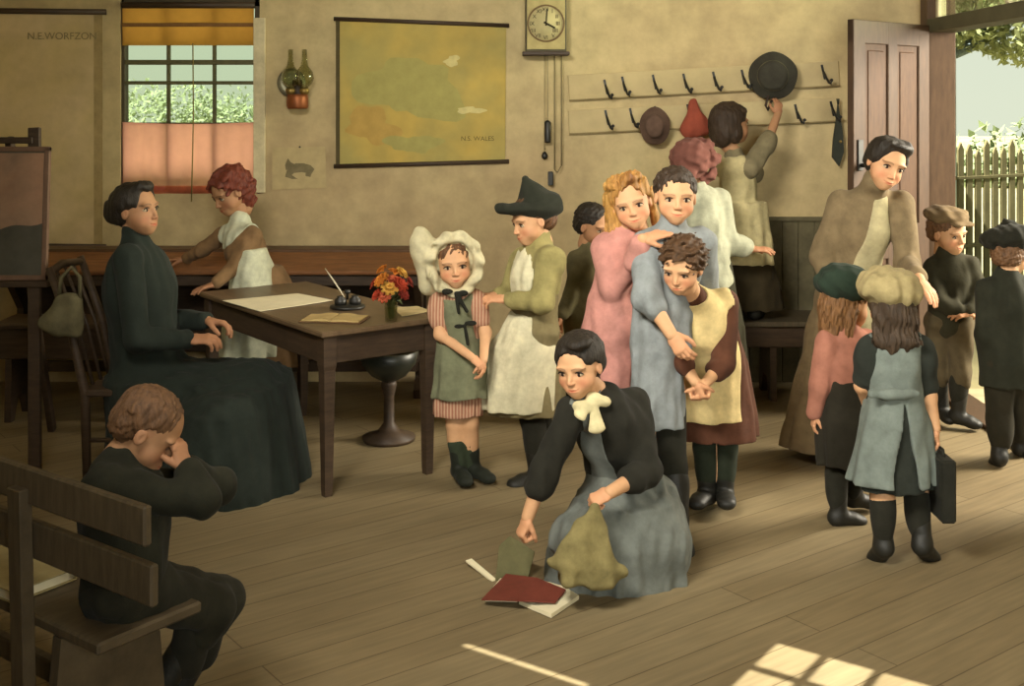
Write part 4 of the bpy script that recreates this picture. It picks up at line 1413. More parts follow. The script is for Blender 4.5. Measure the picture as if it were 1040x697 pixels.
lea = MB().prism([(0, .20), (.012, .12), (.030, 0), (.034, -.10), (.006, -.185), (-.036, -.13), (-.030, -.03), (-.012, .10)], .022, M=Mk).build('leather', mat('dark_leather', '35382f', rough=.6, var=.2), st)
MB().tube([(0, -.012, .195), (.004, -.005, .225), (-.006, .0, .225), (0, -.006, .19)], .005, 6).build('loop', mat('dark_leather', '35382f'), st)
MB().lathe([(0, 0), (.009, 0), (.009, .004), (0, .005)], M=Mk, c=(.012, -.011, -.035), n=14).build('buckle', mat('brass', '8a7440'), lea)
# ------------------------------------------------------------------ outdoors
struct(MB().box((-30, 7.5, -.2), (30, 60, -.06), 0).box((2.66, -4, -.2), (30, 7.5, -.06), 0).build('ground', mat('dry_yard', 'a99f7c', rough=.95, var=.15, scale=2, color2='98936f', thr=.5)))
MB_step = MB().box((2.66, 4.9, -.06), (3.3, 7.1, -.005), .01).build('door_step', mat('stone_step', 'b8a988', rough=.9, var=.15, scale=8))
props(MB_step, 'pale stone step outside the open doorway', 'step')
fn = thing('picket_fence', 'weathered wooden picket fence in the yard beyond the doorway', 'fence', (4.2, 11.2, -.06))
FW = mat('weathered_picket', '706848', rough=.9, var=.2, scale=6)
fd = nrm((.86, .5, 0))
for i in range(34):
    c = fd * (i * .125 - .30)
    h = 1.36 + .05 * math.sin(i * 2.3)
    Mf = np.stack([fd, np.array([0, 0, 1.0]), np.cross(fd, (0, 0, 1.0))], 1)
    MB().prism([(-.04, 0), (.04, 0), (.04, h - .07), (0, h), (-.04, h - .07)], .02, M=Mf, c=c).build('picket', FW, fn)
for z in (.4, 1.05):
    MB().bar(fd * -.4 + np.array([0, .03, z]), fd * 4.0 + np.array([0, .03, z]), .08, .03).build('rail', FW, fn)
def tree(name, label, x, y, h, crown, trunk_r, m, seed, leaf=.16, n=1500, bend=.2):
    r_ = random.Random(seed)
    t = thing(name, label, 'tree', (x, y, -.06), group=None)
    b = MB()
    b.tube([(0, 0, 0), (bend * .3, 0, h * .3), (bend, .05, h * .6), (bend * 1.4, .1, h * .85)], [trunk_r * 1.25, trunk_r, trunk_r * .8, trunk_r * .5], 12)
    for k, (cx, cy, cz, cr) in enumerate(crown):
        b.tube([(bend, .05, h * .55), ((bend + cx) / 2, cy / 2, (h * .55 + cz) / 2 + .1), (cx, cy, cz)], [trunk_r * .5, trunk_r * .35, .02], 8)
    b.build('trunk', mat('bluish_bark', '727d7a', rough=.9, var=.3, scale=10, stretch=(4, 4, 1)), t)
    b = MB()
    for k in range(n):
        cx, cy, cz, cr = crown[k % len(crown)]
        d = nrm([r_.gauss(0, 1) for _ in range(3)]) * cr * r_.uniform(.35, 1) ** .5
        p = np.array([cx, cy, cz]) + d * (1, 1, .8)
        a = nrm([r_.gauss(0, 1) for _ in range(3)]); c = nrm(np.cross(a, [r_.gauss(0, 1) for _ in range(3)]))
        s_ = leaf * r_.uniform(.6, 1.2)
        b.add([p - a * s_, p + c * s_ * .45, p + a * s_, p - c * s_ * .45], [(0, 1, 2, 3)], True)
    b.build('foliage', m, t)
    return t
tree('gum_tree', 'slender bluish trunked tree standing behind the picket fence beyond the door', 5.22, 14.2, 4.2,
     [(.3, 0, 2.75, .45), (.9, .1, 2.6, .5), (1.5, .1, 2.7, .5), (-.2, 0, 3.3, .6), (.7, .2, 3.4, .8), (1.5, .3, 3.2, .8), (.2, .2, 4.3, .9)], .10, mat('yellow_green_leaves', '9a9f6e', rough=.8, var=.35, scale=3, trans=.35), 11, .075, 5200, .05)
tree('gum_tree', 'broad pale green tree farther off to the right beyond the yard', 10.6, 20, 6.5,
     [(0, 0, 4.6, 1.4), (1.3, 0, 4.2, 1.3), (-1.2, 0, 4.4, 1.1), (.3, .4, 5.8, 1.4)], .18, mat('pale_green_leaves', '9aa878', rough=.8, var=.3, scale=2, trans=.35), 12, .17, 2400)
def bush(name, label, x, y, rx, ry, rz, m, seed, n=2600, leaf=.14):
    r_ = random.Random(seed)
    b = MB()
    for k in range(n):
        d = nrm([r_.gauss(0, 1), r_.gauss(0, 1), abs(r_.gauss(0, .8))])
        g = 1 + .13 * math.sin(5 * math.atan2(d[1], d[0]) + seed) + .1 * math.sin(9 * d[2] + 4 * d[0])
        p = d * (rx, ry, rz) * g * r_.uniform(.8, 1)
        a = nrm([r_.gauss(0, 1) for _ in range(3)]); c = nrm(np.cross(a, d))
        s_ = leaf * r_.uniform(.6, 1.2)
        b.add([p - a * s_, p + c * s_ * .5, p + a * s_, p - c * s_ * .5], [(0, 1, 2, 3)], True)
    o = b.build(name, m)
    o.location = (x, y, -.06)
    return props(o, label, 'bush')
bush('hedge', 'pale green hedge seen through the lower panes of the left window', -7.2, 26.0, 6.0, .8, 1.95, mat('hedge_leaves', 'a5b090', rough=.9, var=.08, scale=2, trans=.5), 3, 16000, .075)
bush('shrub', 'low sunlit shrub at the foot of the picket fence', 6.3, 11.0, .55, .4, .75, mat('shrub_leaves', '8c8650', rough=.8, var=.3, scale=3, trans=.3), 4, 900, .08)
bush('shrub', 'hazy green shrubs along the far side of the yard', 12.5, 25.0, 5.0, 1.0, 1.3, mat('far_leaves', '9ba67e', rough=.8, var=.25, scale=2, trans=.3), 5, 3500, .16)
# ------------------------------------------------------------------ the people
def mute(c, f=.16, g=.93):
    # pulls each cloth colour towards warm grey and darkens it slightly
    t = [int(c[i:i + 2], 16) for i in (0, 2, 4)]
    l_ = sum(t) / 3
    t = [((1 - f) * a + f * b) * g for a, b in zip(t, (l_ * 1.06, l_, l_ * .84))]
    return '%02x%02x%02x' % tuple(int(min(255, max(0, a))) for a in t)
cl = lambda n, c, **k: mat(n, mute(c), **dict(dict(rough=.9, var=.22, scale=16, spec=.12, sheen=.03, bump=.35), **k))
hr = lambda n, c, **k: mat(n, c, **dict(dict(rough=.6, var=.5, scale=40, spec=.35, stretch=(2, 2, .5), bump=.7), **k))
BLK = cl('black_wool', '25251f'); BOOT = cl('black_leather', '22211c', rough=.55, spec=.4, sheen=0)
STOCK = cl('black_stockings', '2a2a22'); H_BLACK = hr('black_hair', '231d16'); H_DARK = hr('dark_brown_hair', '33261a')
H_BRN = hr('brown_hair', '5a3d24'); H_RED = hr('red_hair', '6b3222'); H_AUB = hr('auburn_hair', '85502a'); H_SANDY = hr('sandy_hair', '60442c')
WHITE = cl('white_cotton', 'd8d2b4'); CREAM = cl('cream_cotton', 'cfc494')

# ---- 1 teacher seated at the table
p = Person("person in a long dark green dress with dark bun, sitting by the table in profile", 165, 5.42, 1.22, True, ty=75)
J = p.J
p.head(139, 213, 0, .238, yaw=72, pitch=-4, roll=0)
p.torso(J(138, 248), J(147, 264, .19), J(130, 264, -.19), J(152, 388), .125, waist=.72, hip=.95)
p.arm('A', J(168, 325, .20), J(210, 326, .06), palm=(0, -.3, -1), thumb='l', hand='relaxed', hd=(1, -.15, -.12), hl=.175)
p.arm('B', J(140, 345, -.25), J(192, 345, -.14), palm=(0, .4, -1), thumb='r', hand='relaxed', hd=(1, .1, .02), hl=.175)
for k, dy in (('A', .11), ('B', -.10)):
    p.leg(k, J(156, 398, dy * .7), J(258, 402, dy * .7), J(256, 478, dy * .7), J(282, 489, dy * .7))
p.body('tan', brow='2a1d12')
DG = cl('dark_green_dress', '272f2a', var=.2)
ops = p.t_ops(.018) + p.a_ops('A', .018, 1.92, cuff=.016) + p.a_ops('B', .020, 1.92, cuff=.016) + [A(cap(p.nb, p.nb + (p.h2w((0, -.12, .15)) - p.nb) * .75, .058, .052), .02)]
ops += [A(ecap(J(150, 392, .0), J(262, 388, .0), (.23, .115), (.19, .10), (0, 1, 0)), .06)]
rr = [(385, 205, 292, 0, 1.9), (400, 190, 297, 0, 1.9), (440, 170, 306, 0, 1.6), (475, 160, 312, -.02, 1.35), (500, 152, 314, -.04, 1.15)]
ops += [A(o_[1], .08) if o_[0] == 'add' else o_ for o_ in p.skirt(rr, n=9, amp=.05, hollow=False)]
ops += [A(o_[1], .08) if o_[0] == 'add' else o_ for o_ in p.skirt([(385, 112, 196, 0, 1.15), (440, 112, 220, 0, 1.1), (496, 108, 250, -.0, 1.0)], n=8, amp=.06, hollow=False)]
p.wear('dress', DG, ops, h=.008, wr=.006, wl=.11)
p.onhead('hair', H_BLACK, hair_cap(.90, .32, .12) + [A(ell((0, -.50, .50), (.24, .22, .26)), .08), A(ell((0, .16, .93), (.25, .20, .12)), .08), A(ell((.28, -.08, .68), (.14, .26, .2)), .06), A(ell((-.28, -.08, .68), (.14, .26, .2)), .06)], wr=.009, wl=.15, an=(1, 1, .5))
p.boots(BOOT)

# ---- 2 red haired girl leaning on the desk
p = Person("person with curly red hair and white pinafore leaning over the back of the table", 262, 6.56, 1.02, ty=-70)
J = p.J
p.head(233, 195, -.0, .24, yaw=-52, pitch=26, roll=-6)
p.torso(J(244, 224), J(226, 240, .10), J(257, 240, -.10), J(268, 300, .0), .09, waist=.86)
p.arm('A', J(205, 254, .14), J(188, 263, .26), palm=(0, 0, -1), thumb='r', hand='flat', hd=(-1, .4, -.1))
p.arm('B', J(238, 272, -.16), J(217, 289, -.26), palm=(0, 0, -1), thumb='l', hand='flat', hd=(-.9, -.4, -.25))
for k, dx in (('A', -6), ('B', 8)):
    p.leg(k, J(268 + dx, 305), J(268 + dx, 360, .02), J(268 + dx, 405, .04), J(262 + dx, 413, -.05))
p.body('tan')
TAN = cl('tan_wool', '8d6b48')
p.wear('dress', TAN, p.t_ops(.012) + p.a_ops('A', .010, 1.85) + p.a_ops('B', .012, 1.85) + p.skirt([(270, 243, 288, 0, .9), (300, 236, 302, 0, .8), (370, 225, 312, 0, .75)], n=8))
PG = cl('pale_green_white', 'cdd2b8')
f0 = nrm(p.pel - p.nb)
p.wear('pinafore_yoke', PG, [A(o_[1], .02) for o_ in p.t_ops(.022, lo=.5)] + [I(lambda X, Y, Z, c=(p.shA + p.shB) / 2 * .5 + p.nb * .5: ((X - c[0]) ** 2 + (Y - c[1]) ** 2 + (Z - c[2]) ** 2) ** .5 - .135)] +
       [S(cap(p.shB + (.02, -.02, -.06), p.shB + (.06, -.12, -.12), .06, .06), .01)], h=.006)
p.wear('pinafore_skirt', PG, p.skirt([(252, 244, 268, -.07, 1.5), (270, 240, 274, -.08, 1.4), (300, 234, 278, -.08, 1.2), (360, 226, 284, -.07, 1.0)], off=.012, n=8, amp=.06))
p.onhead('hair', H_RED, hair_cap(.84, .34, .10, .05) + [A(ell((.18, -.1, .85), (.3, .35, .22)), .05), A(ell((-.25, -.1, .75), (.22, .35, .3)), .05), A(ell((0, -.4, .5), (.36, .22, .3)), .05), A(ell((0, -.26, .2), (.3, .24, .26)), .06)], wr=.035, wl=.16, h=.02)
p.boots(BOOT); p.stockings(STOCK)

# ---- 3 boy hiding his face on the near bench
p = Person("person with short brown hair in a dark jacket hiding the face on the near bench", 125, 3.0, .98, ty=122)
J = p.J
p.head(152, 437, .04, .20, yaw=98, pitch=36, roll=6)
p.torso(J(123, 474, .02), J(145, 494, .13), J(106, 496, -.09), J(126, 592, .0), .08, waist=.88, hip=.9)
p.arm('A', J(222, 494, .22), J(188, 476, .14), palm=(-.75, .1, .4), thumb='l', hand='relaxed', hd=(-.30, -.1, 1))
p.arm('B', J(206, 508, -.02), J(188, 476, .02), palm=(-.75, .35, .3), thumb='r', hand='relaxed', hd=(-.32, .12, 1))
p.leg('A', J(136, 596, .07), J(226, 608, .32), J(178, 705, .28), J(206, 716, .38))
p.leg('B', J(126, 596, -.04), J(217, 618, .21), J(152, 712, .15), J(182, 726, .25))
p.body('tan', closed=True, h=.005)
p.wear('jacket', cl('black_jacket', '2b2b21', var=.25), p.t_ops(.016, k=.05) + p.a_ops('A', .014, 1.88) + p.a_ops('B', .014, 1.88) + [A(cap(p.nb + (-.01, 0, -.01), p.nb + (.02, .01, .025), .055, .05), .02)], h=.006, wr=.006, wl=.09)
p.wear('breeches', cl('dark_breeches', '2f2e24'), p.l_ops('A', .016, 0, 1.25) + p.l_ops('B', .016, 0, 1.25) + [A(ell(p.pel + (0, 0, -.01), (.11, .10, .07)), .05)], h=.007)
p.stockings(STOCK); p.boots(BOOT)
p.onhead('hair', H_SANDY, hair_cap(.90, .32, .20, -.012), wr=.010, wl=.09, an=(1, 1, .5), h=.017)

# ---- 4 little girl in a white bonnet
p = Person("small person in a large white frilled bonnet and green pinafore facing the viewer", 470, 5.33, .86, ty=8)
J = p.J
p.head(461, 267, -.03, .215, yaw=6, pitch=4, roll=-5)
p.torso(J(463, 293), J(446, 306), J(482, 304), J(468, 372), .078, waist=.9, hip=1.05)
p.arm('A', J(447, 340, -.06), J(479, 363, -.165), palm=(.2, .5, -1), thumb='r', hand='relaxed', hd=(.75, -.1, -.6), hl=.105)
p.arm('B', J(493, 338, -.04), J(491, 366, -.15), palm=(-.9, .3, 0), thumb='l', hand='relaxed', hd=(-.05, -.1, -1), hl=.105)
p.leg('A', J(462, 380), J(462, 430), J(466, 476), J(473, 489, -.09))
p.leg('B', J(476, 380), J(477, 430), J(480, 474, .03), J(496, 486, -.05))
p.body('fair')
def stripe(name, c1, c2, scale, axis):
    m = mat(name, c1, rough=.9, var=.12, scale=22)
    n, l = m.node_tree.nodes, m.node_tree.links
    mx = [k for k in n if k.type == 'MIX'][0]
    t = [k for k in n if k.type == 'TEX_COORD'][0]
    wv = n.new('ShaderNodeTexWave'); wv.inputs['Scale'].default_value = scale; wv.bands_direction = axis
    wv.inputs['Distortion'].default_value = 1.0
    cr = n.new('ShaderNodeValToRGB'); cr.color_ramp.elements[0].color = srgb(c1) + (1,); cr.color_ramp.elements[1].color = srgb(c2) + (1,)
    l.new(t.outputs['Object'], wv.inputs[0]); l.new(wv.outputs[0], cr.inputs[0]); l.new(cr.outputs[0], mx.inputs[6])
    return m
PS = stripe('pink_stripe', '8e5c48', 'b8957a', 22, 'X')
p.wear('frock', PS, p.t_ops(.010) + p.a_ops('A', .012, .62, puff=.052) + p.a_ops('B', .012, .62, puff=.05) + p.skirt([(352, 447, 487, 0, .8), (398, 441, 490, 0, .75), (421, 440, 488, 0, .75)], n=12, amp=.06), h=.006)
GP = cl('sage_pinafore', '73785c')
p.wear('pinafore', GP, p.t_ops(.016, lo=.2) + p.skirt([(340, 448, 486, -.005, .85), (370, 443, 492, -.01, .8), (402, 441, 494, -.01, .8)], off=.008, n=8, amp=.05) +
       [S(cap(p.shA + (-.005, 0, .02), p.arms['A'][1], .052, .048), .005), S(cap(p.shB + (.005, 0, .02), p.arms['B'][1], .05, .046), .005), S(ell(p.nb + (0, -.03, .0), (.07, .08, .05)), .01)], h=.0055)
p.wear('bow', BLK, [A(ell(J(455, 296, -.10), (.025, .012, .014)), .01), A(ell(J(470, 298, -.10), (.025, .012, .014)), .01), A(cap(J(464, 298, -.10), J(474, 316, -.115), .010, .008), .01), A(cap(J(463, 298, -.10), J(466, 318, -.115), .008, .007), .01)], h=.0035)
p.wear('sash', BLK, [A(ell(J(477, 328, -.095), (.028, .012, .012)), .01), A(ell(J(466, 331, -.10), (.022, .012, .012)), .01), A(cap(J(472, 331, -.10), J(475, 350, -.11), .007, .006), .01)], h=.0035)
BON = cl('bonnet_lawn', 'e3dab2', trans=.25)
def ruffle(R0, y0, a, b, n, amp, zc=.52, ph=0, zs=1.12):
    def f(X, Y, Z):
        an = np.arctan2(Z - zc, X)
        r = np.sqrt(X ** 2 + ((Z - zc) / zs) ** 2)
        RR = R0 * (1 + amp * np.sin(n * an + ph))
        return (np.sqrt(((r - RR) / a) ** 2 + ((Y - y0 - .05 * np.sin(n * an * 1.0 + ph + 1)) / b) ** 2) - 1) * min(a, b)
    m = R0 * (1 + amp) + a
    return f, np.array([-m, y0 - b - .06, zc - m * zs]), np.array([m, y0 + b + .06, zc + m * zs])
p.onhead('bonnet', BON, [A(ell((0, -.14, .60), (.46, .42, .46)), .03), A(ruffle(.48, .12, .085, .18, 7, .035), .06), A(ruffle(.57, .20, .05, .075, 11, .03, ph=1), .06),
       S(ell((0, .42, .46), (.36, .56, .47)), .03), A(ell((-.62, -.08, .86), (.27, .28, .46)), .12), A(ell((-.60, -.1, .30), (.20, .24, .46)), .12), A(ell((-.45, -.2, -.02), (.16, .16, .2)), .10)], wr=.012, wl=.34, h=.021)
p.onhead('hair', H_BRN, hair_cap(.74, .33, .3, -.01), wr=.012, wl=.1, an=(1.3, 1, .3))
p.wear('sock', cl('dark_green_socks', '35402f'), p.l_ops('A', .006, 1.45, 2.0) + p.l_ops('B', .006, 1.45, 2.0), h=.006)
p.boots(cl('green_black_boot', '242820', rough=.6), .35)

# ---- 5 older girl in a dark pointed hat
p = Person("person in a dark pointed felt hat and white apron facing the bonneted child", 545, 5.40, 1.1, ty=-62)
J = p.J
p.head(540, 223, .0, .222, yaw=-66, pitch=14, roll=-4)
p.torso(J(549, 251), J(530, 264, .12), J(559, 263, -.10), J(543, 335), .086, waist=.68, hip=1.0)
p.arm('A', J(518, 298, .10), J(505, 300, .02), palm=(0, -.4, -1), thumb='r', hand='relaxed', hd=(-1, -.2, .0))
p.arm('B', J(551, 307, -.17), J(513, 304, -.12), palm=(0, .4, -1), thumb='l', hand='relaxed', hd=(-1, 0, .05))
p.leg('A', J(540, 360, .03), J(545, 420, .03), J(556, 478, .05), J(541, 488, -.02))
p.leg('B', J(545, 360, -.05), J(540, 425, -.05), J(546, 482, -.04), J(524, 492, -.10))
p.body('fair')
YB_ = cl('olive_yellow_blouse', '948a55')
p.wear('blouse', YB_, p.t_ops(.012, lo=.3) + p.a_ops('A', .014, 1.85) + p.a_ops('B', .018, 1.85, cuff=.012) + [A(ell(p.shB + (0, -.005, -.02), (.062, .06, .07)), .03), A(cap(p.nb, p.h2w((0, -.1, .12)), .05, .046), .02)] + [I(lambda X, Y, Z, z=J(545, 323)[2]: z - Z + 0 * X)], h=.006, wr=.0035)
SK = [(322, 520, 564, 0, .9), (350, 503, 568, 0, .85), (395, 492, 573, 0, .8), (418, 494, 574, 0, .8)]
p.wear('skirt', cl('drab_skirt', '827551'), p.t_ops(.012, hi=.5) + p.skirt(SK, n=9, amp=.05))
p.wear('apron', cl('white_apron', 'd6cfae'), p.skirt([(318, 520, 563, -.01, .92), (350, 500, 566, -.01, .87), (395, 488, 567, -.01, .82), (413, 488, 566, -.01, .82)], off=.008, n=9, amp=.05, ph=1) +
       [A(o_[1], .03) for o_ in p.t_ops(.020, lo=.3, hi=1)] + [I(lambda X, Y, Z, c=p.pel, f=p.fwd: np.where(Z > c[2] + .05, -((X - c[0]) * f[0] + (Y - c[1]) * f[1]) + .055, -1.0)),
       S(cap(p.shB + (.0, -.02, .0), p.arms['B'][1] + (0, -.02, 0), .066, .056), .006), S(ell(p.nb, (.075, .075, .05)), .01)], h=.006)
p.onhead('hair', H_BRN, hair_cap(.82, .33, .06), wr=.015, wl=.12)
p.onhead('hat', cl('black_felt', '2a2d24'), [A(ell((0, -.02, .72), (.49, .70, .15), np.array(Matrix.Rotation(R(15), 3, 'X'))), .03), A(cap((0, -.18, .76), (0, -.10, 1.34), .47, .07), .10), A(ell((0, .60, .93), (.22, .10, .10)), .10), A(ell((0, -.42, .72), (.42, .30, .24)), .10), S(ell((0, .04, .36), (.37, .46, .38)), .02)], wr=.012, wl=.4, h=.019)
p.stockings(STOCK); p.boots(BOOT)

# ---- 6 dark haired child behind
p = Person("person with black hair in drab green standing behind the others by the wall", 597, 6.3, 1.0, ty=50)
J = p.J
p.head(603, 229, 0, .22, yaw=48, pitch=14)
p.torso(J(600, 252), J(586, 265), J(618, 265), J(592, 330), .08)
p.arm('A', J(582, 298, -.04), J(570, 322, -.08), palm=(1, 0, 0), thumb='l', hand='relaxed')
p.arm('B', J(620, 300), J(618, 325, -.04), palm=(-1, 0, 0), thumb='r')
p.leg('A', J(586, 335), J(585, 390), J(585, 422), J(592, 430, -.08)).leg('B', J(602, 335), J(602, 390), J(602, 422), J(610, 430, -.08))
p.body('tan')
DR = cl('drab_green_cloth', '665f42')
p.wear('tunic', DR, p.t_ops(.014) + p.a_ops('A', .014, 1.85) + p.a_ops('B', .014, 1.85) + p.skirt([(300, 578, 616, 0, .8), (370, 568, 620, 0, .75)], n=7), h=.0075, wr=.005)
p.onhead('hair', H_BLACK, hair_cap(.82, .33, .12), wr=.012, wl=.12)
p.stockings(STOCK); p.boots(BOOT)

# ---- 7 girl in pink
p = Person("person in a long pink dress with golden red hair leaning on a friend's shoulder", 630, 4.98, 1.12, ty=12)
J = p.J
p.head(641, 206, -.05, .218, yaw=-8, pitch=4, roll=-15)
p.torso(J(632, 238), J(615, 252, -.03), J(655, 246, .0), J(620, 335), .085, waist=.88, hip=1.1)
p.arm('A', J(622, 292, -.08), J(645, 270, -.17), palm=(.3, .9, -.2), thumb='r', hand='relaxed', hd=(.4, 0, .8))
p.arm('B', J(647, 264, -.25), J(653, 243, -.31), palm=(0, .5, -1), thumb='l', hand='flat', hd=(.95, .12, .28))
p.leg('A', J(612, 380), J(610, 450), J(612, 505), J(606, 518, -.1)).leg('B', J(628, 380), J(630, 450), J(632, 505), J(634, 518, -.1))
p.body('fair')
PK = cl('pink_dress', 'c4837a')
p.wear('dress', PK, p.t_ops(.014) + p.a_ops('A', .020, 1.75) + p.a_ops('B', .016, 1.70) + p.skirt([(275, 607, 652, 0, .85), (310, 598, 650, 0, .8), (350, 588, 646, 0, .8), (400, 584, 646, 0, .8), (440, 582, 648, 0, .8)], n=8, amp=.07, ph=2), h=.0065, wr=.006)
p.onhead('hair', hr('golden_red_hair', '70421f', color2='b98d48', thr=3.2), hair_cap(.86, .33, .05, .03) + [A(ell((.08, .10, .98), (.26, .24, .12)), .05), A(ell((-.20, .05, .93), (.22, .24, .14)), .05), A(cap((-.36, -.15, .62), (-.46, -.10, .05), .16, .15), .08), A(cap((-.46, -.1, .08), (-.50, -.12, -.55), .15, .08), .08), A(cap((.34, -.2, .55), (.36, -.2, .0), .12, .08), .05), A(cap((0, -.35, .4), (-.2, -.32, -.5), .25, .14), .1)], wr=.03, wl=.15, h=.02, an=(1.4, 1, .5))
p.stockings(STOCK); p.boots(BOOT)

# ---- 8 tall child in a blue grey smock
p = Person("tall person with short dark hair in a long blue grey smock facing the viewer", 672, 4.74, 1.16, ty=5)
J = p.J
p.head(686, 199, -.02, .220, yaw=0, pitch=3, roll=2)
p.torso(J(683, 236), J(656, 250), J(713, 246, .05), J(672, 345), .088, waist=.8, hip=.9)
p.arm('A', J(658, 302, -.13), J(682, 340, -.20), palm=(.5, .8, -.2), thumb='r', hand='relaxed')
p.arm('B', J(718, 300, .12), J(700, 345, .14), palm=(-.5, -.6, 0), thumb='l', hand='relaxed')
p.leg('A', J(662, 395, .02), J(668, 470, .03), J(672, 533, .06), J(664, 545, -.02))
p.leg('B', J(678, 395, .02), J(683, 472, -.05), J(690, 547, -.15), J(694, 561, -.25))
p.body('fair')
BS = cl('blue_grey_smock', '858d92')
p.wear('smock', BS, p.t_ops(.016) + p.a_ops('A', .022, 1.25) + p.a_ops('B', .018, 1.25) + p.skirt([(285, 645, 702, .01, .8), (330, 642, 694, .0, .9), (385, 641, 693, -.01, 1.1), (430, 642, 695, -.02, 1.15)], n=9, amp=.055, ph=1) + [A(cap(p.nb, p.h2w((0, -.1, .10)), .05, .05), .02)], h=.0065, wr=.006)
p.onhead('hair', H_DARK, hair_cap(.80, .34, .30) + [A(ell((.02, .24, .86), (.13, .10, .12)), .06)], wr=.014, wl=.1, an=(1.3, 1, .5))
p.stockings(STOCK, .3); p.boots(BOOT, .75)

# ---- 9 girl with the yellow pinafore
p = Person("person in a brown dress and yellow cream pinafore bending with hands clasped", 718, 4.98, 1.0, ty=-18)
J = p.J
p.head(693, 270, -.40, .205, yaw=-28, pitch=20, roll=4)
p.torso(J(703, 300, -.28), J(684, 318, -.22), J(737, 308, -.16), J(724, 385, .0), .085, waist=.88, hip=1.0)
p.arm('A', J(690, 362, -.30), J(706, 388, -.36), palm=(.8, .5, 0), thumb='r', hand='grip', hd=(.35, -.1, -1))
p.arm('B', J(735, 368, -.24), J(716, 390, -.35), palm=(-.8, .5, 0), thumb='l', hand='grip', hd=(-.45, -.1, -1))
p.leg('A', J(714, 400), J(716, 455), J(718, 500, .02), J(708, 511, -.08)).leg('B', J(738, 400), J(737, 455), J(736, 500, .02), J(738, 511, -.10))
p.body('fair', brow='3a2416')
BD = cl('brown_dress', '5c3626')
dr = [(335, 700, 748, -.10, .9), (370, 698, 758, -.04, .85), (420, 690, 768, -.0, .8), (443, 688, 770, 0, .8)]
p.wear('dress', BD, p.t_ops(.012) + p.a_ops('A', .015, 1.35) + p.a_ops('B', .018, 1.35) + p.skirt(dr, n=8, amp=.05, ph=.5), h=.0065, wr=.005)
YP = cl('yellow_cream_pinafore', 'e6cc8c')
p.wear('pinafore', YP, [A(o_[1], .03) for o_ in p.t_ops(.022, lo=.2)] + p.skirt([(338, 696, 744, -.12, .9), (370, 692, 750, -.07, .85), (424, 686, 753, -.05, .8)], off=.006, n=8, amp=.05, ph=.5) +
       [S(cap(p.shA + (-.022, 0, .0), p.arms['A'][1] + (-.01, 0, 0), .058, .050), .008), S(cap(p.shB + (.026, 0, .0), p.arms['B'][1] + (.014, 0, 0), .060, .052), .008), S(ell(p.nb + (0, -.02, .01), (.065, .065, .045)), .01)], h=.006)
p.onhead('hair', hr('curly_brown_hair', '4a3420'), hair_cap(.80, .34, .14, .03) + [A(ell((-.26, .12, .72), (.13, .16, .14)), .05), A(ell((.3, -.05, .7), (.14, .3, .25)), .05), A(ell((-.02, .26, .82), (.2, .11, .09)), .05), A(ell((0, -.4, .45), (.32, .2, .3)), .06)], wr=.035, wl=.15, h=.02)
p.stockings(cl('dark_green_stockings', '2c3326')); p.boots(BOOT)

# ---- 10 girl in the maroon sunbonnet seen from behind
p = Person("person in a maroon sunbonnet and pale blouse seen from behind", 722, 6.42, 1.1, ty=150)
J = p.J
p.head(704, 165, 0, .225, yaw=140, pitch=6, roll=-6)
p.torso(J(708, 190), J(695, 206, -.04), J(730, 204, .04), J(722, 285), .085)
p.arm('A', J(690, 245, .08), J(700, 270, .12), palm=(1, 0, 0), thumb='r')
p.arm('B', J(738, 246, .03), J(764, 253, .03), palm=(0, .3, -1), thumb='r', hand='flat', hd=(1, .1, -.06))
p.leg('A', J(715, 290), J(715, 360), J(715, 410), J(720, 416, .06)).leg('B', J(732, 290), J(732, 360), J(732, 410), J(738, 416, .06))
p.body('tan')
p.wear('blouse', cl('pale_blue_white_blouse', 'a3a78f'), p.t_ops(.018) + p.a_ops('A', .02, 1.8) + p.a_ops('B', .028, 1.6, cuff=.032), h=.0075, wr=.006)
p.wear('skirt', cl('dark_olive_skirt', '3a3828'), p.t_ops(.012, hi=.4) + p.skirt([(268, 702, 742, 0, .85), (330, 694, 756, 0, .8), (400, 690, 762, 0, .8)], n=8), h=.008)
p.onhead('sunbonnet', cl('maroon_pink_cotton', '77483f'), [A(ell((0, -.16, .58), (.48, .46, .50)), .03), A(ruffle(.46, .22, .07, .16, 7, .03), .05), A(ell((0, -.42, .10), (.40, .16, .30)), .1), S(ell((0, .55, .45), (.33, .55, .42)), .03)], wr=.025, wl=.3, h=.021)
p.onhead('hair', H_DARK, hair_cap(.8, .33, .2, -.02))
p.stockings(STOCK); p.boots(BOOT)

# ---- 11 girl reaching to the hooks, standing on the wall bench
p = Person("person with dark bobbed hair and pale pinafore reaching up to hang the big hat", 756, 6.84, 1.03, ty=150)
J = p.J
p.head(743, 126, 0, .235, yaw=112, pitch=-8, roll=-4)
p.torso(J(745, 155), J(735, 172, .08), J(762, 170, -.06), J(756, 250), .085)
p.arm('A', J(766, 178, .16), J(775, 154, .20), palm=(-.3, 1, 0), thumb='l', hand='relaxed', hd=(.15, .2, 1))
p.arm('B', J(779, 145, .02), J(790, 116, .12), palm=(-.2, 1, 0), thumb='r', hand='relaxed', hd=(.12, .3, 1))
zb = HOR + (EYE - .467) / p.D * FPX
p.leg('A', J(748, 255), J(748, 292, -.02), (J(748, 0)[0], 0, .462 + .055), (J(752, 0)[0], .07, .462 + .022)).leg('B', J(765, 255), J(766, 292, -.02), (J(766, 0)[0], -.02, .462 + .055), (J(772, 0)[0], .06, .462 + .022))
p.body('tan')
GS = cl('grey_tan_frock', '7f7458')
p.wear('frock', GS, p.t_ops(.012) + p.a_ops('A', .014, 1.15) + p.a_ops('B', .022, 1.12), h=.007, wr=.005)
